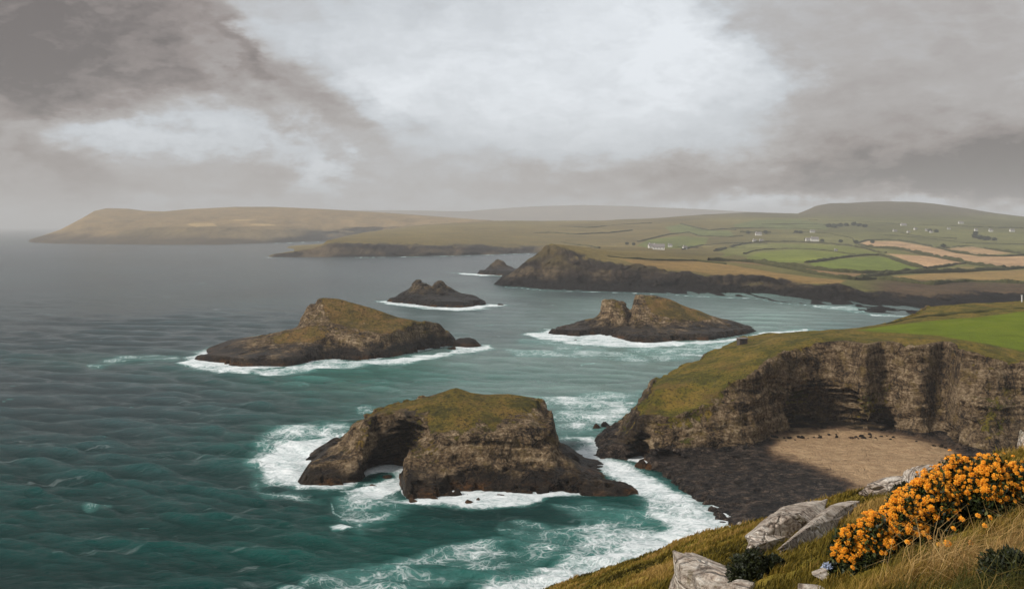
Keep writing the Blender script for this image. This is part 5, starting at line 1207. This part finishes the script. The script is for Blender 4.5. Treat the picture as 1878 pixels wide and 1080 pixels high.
# ------------------------------------------------------------------ pale outcrops
def slab(A, B, width, tall, label, seed, lift=.0, rough=.42, name='outcrop_rock', mat=None):
    a = ghit(*A); b = ghit(*B); c = (a+b)/2; d = b-a; L = np.linalg.norm(d)
    o = boulder(name, tuple(c+np.array([0, 0, lift])), (L*.56, width/2, tall), label, mat or M_pale, 'pale rock outcrops on the slope', seed, rough=rough, sub=6, st=(1.1, 4.5, 5))
    o.rotation_euler = (0, -math.atan2(d[2], math.hypot(d[0], d[1])), math.atan2(d[1], d[0])); return o
def rbox(px, py, w, h, Y, label, seed, rz=0, tilt=0, dep=.6):
    """pale rock seen w by h pixels with its foot at (px, py), Y metres off"""
    c = ghit(px, py) if Y is None else np.array(at(px, py, Y)); k = c[1]/F
    o = boulder('outcrop_rock', tuple(c+np.array([0, w*k*dep*.4, 0])), (w*k*.55, w*k*dep, h*k*.9), label, M_pale, 'pale rock outcrops on the slope', seed, rough=.40, sub=6)
    o.rotation_euler = (0, tilt, rz)
slab((1388, 1022), (1512, 932), .85, .38, 'largest pale cracked outcrop, long slab rising to the right on the grass slope', 501, .05)
slab((1440, 1024), (1566, 926), .42, .26, 'narrow pale slab lying along the lower right side of the largest outcrop', 502, .04)
slab((1380, 1026), (1432, 990), .6, .34, 'blunt lower left end of the largest pale outcrop', 503, .05)
rbox(1300, 1092, 112, 88, None, 'rounded grey-white outcrop at the bottom edge, left of the dark shrub', 504, .3, -.35, .7)
rbox(1262, 1098, 70, 50, None, 'lower shoulder of the bottom-edge outcrop, leftmost pale rock', 505, .2, -.3, .7)
slab((1597, 908), (1672, 884), .6, .24, 'pale flat slab at the brow of the slope, left half, behind the flowers', 506, .05)
slab((1650, 892), (1728, 866), .5, .24, 'pale flat slab at the brow of the slope, right half, behind the flowers', 507, .05)
rbox(1368, 1092, 60, 22, None, 'low pale rock at the bottom edge under the dark shrub', 508, 0, 0, .7)
rbox(1500, 1092, 60, 20, None, 'small pale rock at the bottom edge between shrub and flowers', 509, .5, 0, .7)
rbox(1883, 822, 26, 30, 14.4, 'pale rock on the brow at the right edge of the photo', 510, .4, 0, .6)
rbox(1822, 838, 16, 8, 14.9, 'small pale stone on the brow left of the right-edge rock', 511, .4, 0, .6)
rbox(1796, 845, 12, 6, 15.1, 'tiny pale stone on the brow above the flowers', 512, .4, 0, .6)
rbox(1357, 961, 9, 6, 24.4, 'lone whitish stone on the left skyline of the slope', 513, .4, 0, .6)
rbox(1520, 1060, 46, 16, None, 'pale rock half sunk in grass left of the flower bank', 514, .2, 0, .7)

# ------------------------------------------------------------------ grass
M_grass = col_material('grass_blades', .7, .15, .3)
def blades(name, N, pxr, Yr, hr, pal, seed, wk=1.0, lean=.6, mask=None, curl=.5):
    rg = np.random.default_rng(seed)
    px = pxr[0]+(pxr[1]-pxr[0])*rg.random(N); Y = Yr[0]*(Yr[1]/Yr[0])**rg.random(N); X = (px-CX)/F*Y
    edge = np.interp(px, PXT, G_rows[4][0])
    n = fbm(X*1.1, Y*1.1, 0*X, 4); n2 = fbm(X*.35+9, Y*.35, 0*X, 3); n3 = fbm(X*3.5, Y*3.5, 0*X+4, 3)
    keep = (Y < edge+1.5)
    if mask is not None: keep &= mask(px, Y, X, n, n2, rg)
    keep &= rg.random(N) < np.clip(.75+1.6*n3, .15, 1)
    px, Y, X, n, n2, n3 = [q[keep] for q in (px, Y, X, n, n2, n3)]; N = len(X)
    Z = HG(X, Y)-.01
    h = (hr[0]+(hr[1]-hr[0])*rg.random(N)**1.5)*(1+.7*n3)*(1+.4*n); th = rg.normal(size=N)*.9-.25; ln = lean*(.3+rg.random(N))
    dx, dy = np.cos(th)*ln*h, np.sin(th)*ln*h
    w = np.maximum(.0035, .00055*Y)*wk*(.7+.6*rg.random(N)); sa = rg.random(N)*3.14; sx, sy = np.cos(sa)*w, np.sin(sa)*w*.5
    P0 = np.stack([X, Y, Z], 1); P1 = P0+np.stack([dx*.35, dy*.35, h*.6], 1); P2 = P0+np.stack([dx*(1+curl*.3), dy*(1+curl*.3), h*(1-curl*.25*ln)], 1)
    S = np.stack([sx, sy, 0*sx], 1)
    V = np.stack([P0-S, P0+S, P1+S*.8, P1-S*.8, P2+S*.15, P2-S*.15], 1).reshape(-1, 3)
    b = np.arange(N)[:, None]*6; Q = np.concatenate([b+np.array([[0, 1, 2, 3]]), b+np.array([[3, 2, 4, 5]])])
    pal = np.array([lin(*c)[:3] for c in pal]); t_ = np.clip(.5+n*.9+n2*.8+.18*rg.normal(size=N), 0, .999)*(len(pal)-1); i = t_.astype(int); f = (t_-i)[:, None]
    c = pal[i]*(1-f)+pal[np.minimum(i+1, len(pal)-1)]*f; c = c*(.75+.5*rg.random(N))[:, None]
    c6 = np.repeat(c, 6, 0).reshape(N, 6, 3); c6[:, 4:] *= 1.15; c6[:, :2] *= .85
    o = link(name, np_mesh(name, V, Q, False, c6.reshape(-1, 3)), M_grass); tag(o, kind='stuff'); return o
PAL = [(52, 46, 16), (84, 74, 24), (112, 96, 34), (130, 106, 46), (152, 122, 68)]
blades('grass', 520000, (960, 2300), (5.5, 40), (.035, .12), PAL, 1)
def gpy(px, Y, X): return HY+(EYE-HG(X, Y))*F/Y
strawy = lambda px, Y, X, n, n2, rg: ((gpy(px, Y, X) > 1035) | (px > 1800) | (px < 1540)) & (rg.random(len(px)) < sst(.08, .5, n2+n*.6)*(.25+.75*sst(1650, 1800, px))) & (px > 1420)
blades('dry_grass', 110000, (1380, 2200), (5.5, 14), (.08, .18), [(92, 80, 34), (116, 96, 46), (144, 116, 64), (164, 134, 84)], 2, .8, 1.1, strawy, 1.0)
right_ = lambda px, Y, X, n, n2, rg: ((gpy(px, Y, X) > 1030) | (px > 1830)) & (rg.random(len(px)) < sst(1600, 1800, px)*.8)
blades('tall_grass', 14000, (1600, 1960), (5.5, 9.0), (.14, .38), [(62, 62, 22), (104, 88, 40), (160, 126, 76), (178, 148, 98)], 3, .8, 1.2, right_, 1.2)

# ------------------------------------------------------------------ flowering bushes
M_leaf = col_material('dark_leaf', .6, .35, .2); M_petal = col_material('orange_petal', .6, .2, .25)
def leaf_cloud(N, rx, ry, rz, size, pal, rg, base=.0, shell=.45):
    u = rg.normal(size=(N, 3)); u /= np.linalg.norm(u, axis=1)[:, None]; u[:, 2] = np.abs(u[:, 2])
    lump = 1+.28*fbm(u[:, 0]*3, u[:, 1]*3, u[:, 2]*3+rx*9, 3)
    r = (shell+(1-shell)*rg.random(N)**.5)*lump
    C = u*r[:, None]*np.array([rx, ry, rz]); C[:, 2] += base
    a = rg.normal(size=(N, 3)); a /= np.linalg.norm(a, axis=1)[:, None]; a = a+u*.6
    b = np.cross(a, rg.normal(size=(N, 3))); b /= np.linalg.norm(b, axis=1)[:, None]+1e-9
    s = size*(.5+rg.random(N))[:, None]
    V = np.stack([C-a*s*.5, C+b*s*.28, C+a*s*.6, C-b*s*.28], 1).reshape(-1, 3)
    pal = np.array([lin(*c)[:3] for c in pal]); c = pal[rg.integers(0, len(pal), N)]*(.7+.6*rg.random(N))[:, None]
    return V, np.arange(4*N).reshape(N, 4), np.repeat(c, 4, 0)
def head_mesh(seed):
    rg = np.random.default_rng(seed); Vs = []; Fs = []; Cs = []; nv = 0
    nfl = 34; base = [lin(*c)[:3] for c in ((246, 166, 40), (236, 150, 32), (252, 188, 68), (210, 124, 28))]
    for i in range(nfl):
        rr = math.sqrt((i+.5)/nfl); th = i*2.39996+rg.random()*.5; R = .052*rr
        c = np.array([R*math.cos(th), R*math.sin(th), .020*(1-rr*rr)+rg.normal()*.004]); s = .0105*(.8+.5*rg.random())
        n = 6; tl = rg.normal(size=2)*.35
        ring = [c+np.array([s*math.cos(k*6.283/n), s*math.sin(k*6.283/n), -s*.5+s*(tl[0]*math.cos(k*6.283/n)+tl[1]*math.sin(k*6.283/n))]) for k in range(n)]
        Vs += [c+np.array([0, 0, s*.45])]+ring; col = base[rg.integers(4)]
        Cs += [tuple(v*.9 for v in col)]+[col]*n
        for k in range(0, n, 2): Fs.append((nv, nv+1+k, nv+1+(k+1) % n, nv+1+(k+2) % n))
        nv += n+1
    return np_mesh('flower_head', np.array(Vs), np.array(Fs), False, np.array(Cs))
HEADS = [head_mesh(i) for i in range(5)]
for hm_ in HEADS: hm_.materials.append(M_petal)
def stem_mesh(pts, w, col):
    V = []; Fs = []; 
    for i, (a, b) in enumerate(pts):
        for k in range(4):
            an = k*math.pi/2+.7
            for p_ in (a, b): V.append((p_[0]+w*math.cos(an), p_[1]+w*math.sin(an), p_[2]))
        o_ = i*8
        for k in range(4): Fs.append((o_+2*k, o_+2*((k+1) % 4), o_+2*((k+1) % 4)+1, o_+2*k+1))
    c = np.tile(np.array(lin(*col)[:3]), (len(V), 1)); return np_mesh('stem', np.array(V), np.array(Fs), False, c)
def bush(px, py, w, h, nh, label, seed, top=.45, dY=0, spread=1.0):
    rg = np.random.default_rng(seed); c = ghit(px, py); c[1] += dY; c[2] = float(HG(c[0:1], c[1:2])[0]); k = c[1]/F; rx = w*k/2; rz = h*k
    e = empty('flower_bush', (c[0], c[1], c[2]-.03)); ry = rx*.8
    V, Q, C = leaf_cloud(5200, rx*1.04, ry*1.06, rz*.97, .042, [(26, 34, 14), (38, 46, 18), (50, 60, 24), (22, 28, 12), (70, 74, 30)], rg, 0, .3)
    link('foliage', np_mesh('foliage', V, Q, False, C), M_leaf, e)
    st = []
    for i in range(nh):
        for _ in range(20):
            u = rg.normal(size=3); u /= np.linalg.norm(u); u[2] = abs(u[2])
            if u[2] > top: break
        if u[1] > .5 and u[2] < .6: u[1] *= -1
        f = .97+.11*rg.normal()*.6; p_ = u*np.array([rx*spread, ry, rz])*f
        st.append(((p_[0]*.3, p_[1]*.3, 0), tuple(p_)))
        o = bpy.data.objects.new('flower_head', HEADS[rg.integers(5)]); COL.objects.link(o); o.parent = e; o.location = tuple(p_)
        s = .38+.30*rg.random(); o.scale = (s, s, s*1.2); nrm_ = Vector((u[0]/rx, u[1]/ry-.4/rx, u[2]/rz+.9/rz)).normalized()
        o.rotation_euler = nrm_.to_track_quat('Z', 'Y').to_euler()
    u = rg.normal(size=(900, 3)); u /= np.linalg.norm(u, axis=1)[:, None]; u[:, 2] = np.abs(u[:, 2]); u = u[u[:, 2] > top-.08][:int(nh*2.4)]
    f = (.95+.09*rg.normal(size=len(u)))[:, None]; Pc = u*np.array([rx*spread, ry, rz])*f; src = HEADS[seed % 5]
    n0 = len(src.vertices); b0 = np.empty(n0*3, np.float32); src.vertices.foreach_get('co', b0); b0 = b0.reshape(-1, 3)
    f0 = np.array([p2.vertices[:] for p2 in src.polygons]); cb = np.empty(n0*4, np.float32); src.color_attributes['Col'].data.foreach_get('color', cb); cb = cb.reshape(-1, 4)[:, :3]
    VV, FF, CC = [], [], []
    for i, p_ in enumerate(Pc):
        q_ = Vector((u[i, 0]/rx, u[i, 1]/ry-.4/rx, u[i, 2]/rz+.9/rz)).normalized().to_track_quat('Z', 'Y').to_matrix(); s = .20+.24*rg.random()
        VV.append(b0@np.array(q_).T*s+p_); FF.append(f0+i*n0); CC.append(cb*(.62+.5*rg.random()))
    tag(link('blossom', np_mesh('blossom', np.concatenate(VV), np.concatenate(FF), False, np.concatenate(CC)), M_petal, e), kind='stuff')
    link('stems', stem_mesh(st, .003, (58, 66, 28)), M_leaf, e)
    tag(e, label, 'bush', 'orange-flowered bushes on the slope')
bl = [
 (1556, 1052, 66, 90, 50, 'lowest and smallest orange-flowered bush, left end of the flower bank'),
 (1600, 1036, 90, 97, 84, 'second orange-flowered bush from the lower left end of the bank'),
 (1652, 1012, 103, 106, 96, 'orange-flowered bush midway along the lower half of the bank'),
 (1705, 985, 118, 120, 99, 'broad orange-flowered bush in the middle of the bank, dark leaves showing below'),
 (1672, 955, 90, 71, 68, 'orange-flowered bush behind the middle of the bank, nearest the pale slab'),
 (1757, 955, 129, 122, 99, 'tallest orange-flowered bush, crowning the bank'),
 (1812, 950, 112, 111, 99, 'orange-flowered bush just right of the tallest one'),
 (1868, 930, 97, 88, 68, 'thinly flowered bush at the right edge of the photo')]
for i, b in enumerate(bl): bush(*b, seed=600+i)
V_ = None
def shrub(px, py, w, h, label, seed, name='dark_shrub', pal=((22, 28, 12), (34, 40, 18), (48, 52, 22))):
    rg = np.random.default_rng(seed); c = ghit(px, py); k = c[1]/F
    V, Q, C = leaf_cloud(4200, w*k/2, w*k*.4, h*k, .03, pal, rg, 0, .25); st = stem_mesh([((0, 0, -.05), (rg.normal()*w*k*.2, rg.normal()*w*k*.2, h*k*.8)) for _ in range(9)], .005, (50, 40, 26))
    e = empty(name, tuple(c)); link('foliage', np_mesh('foliage', V, Q, False, C), M_leaf, e); link('stems', st, M_leaf, e); tag(e, label, 'shrub')
shrub(1376, 1068, 84, 62, 'dark green shrub between the bottom-edge outcrop and the largest pale outcrop', 700)
shrub(1420, 1050, 46, 30, 'small dark shrub hugging the lower end of the largest pale outcrop', 701)
shrub(1660, 915, 50, 30, 'low dark shrub behind the flower bank at its upper left', 702)
shrub(1850, 1068, 110, 60, 'dark tussock of leaves in the bottom right corner', 703)
shrub(1470, 958, 18, 14, 'little green tuft growing in a crack of the largest outcrop', 704)
# single blooms in the grass
fl = [(1745, 1000), (1760, 988), (1790, 985), (1812, 975), (1830, 950), (1852, 935), (1838, 918), (1870, 905), (1660, 1030), (1690, 1022), (1632, 1040), (1560, 1065), (1548, 1050), (1718, 1035), (1775, 1030), (1822, 895), (1865, 880), (1700, 1005), (1733, 1042), (1802, 1000)]
for i, (a, b) in enumerate(sorted(fl)):
    rg = np.random.default_rng(800+i); c = ghit(a, b+8); e = empty('small_flower', tuple(c)); hh_ = .14+.12*rg.random()
    link('stem', stem_mesh([((0, 0, 0), (.02, 0, hh_))], .002, (70, 74, 30)), M_leaf, e)
    o = link('flower_head', HEADS[i % 5], None, e, (.02, 0, hh_)); s = .38+.2*rg.random(); o.scale = (s, s, s); o.rotation_euler = (.7, rg.normal()*.3, 0)
    tag(e, 'single small orange bloom standing in the grass below the flower bank', 'flower', 'single orange blooms in the grass')
M_blue = plain('thistle_blue', (150, 160, 182), .7, .2, .15, 30)
c = ghit(1517, 1072); e = empty('blue_thistle', tuple(c)); hh_ = 32*c[1]/F
link('stem', stem_mesh([((0, 0, 0), (0, 0, hh_))], .003, (70, 80, 50)), M_leaf, e)
V, Q, C = leaf_cloud(260, .035, .035, .035, .022, [(150, 160, 182)], np.random.default_rng(5), 0, .5); link('flower_head', np_mesh('flower_head', V, Q, False), M_blue, e, (0, 0, hh_))
tag(e, 'pale blue thistle head beside the lowest orange-flowered bush', 'flower')
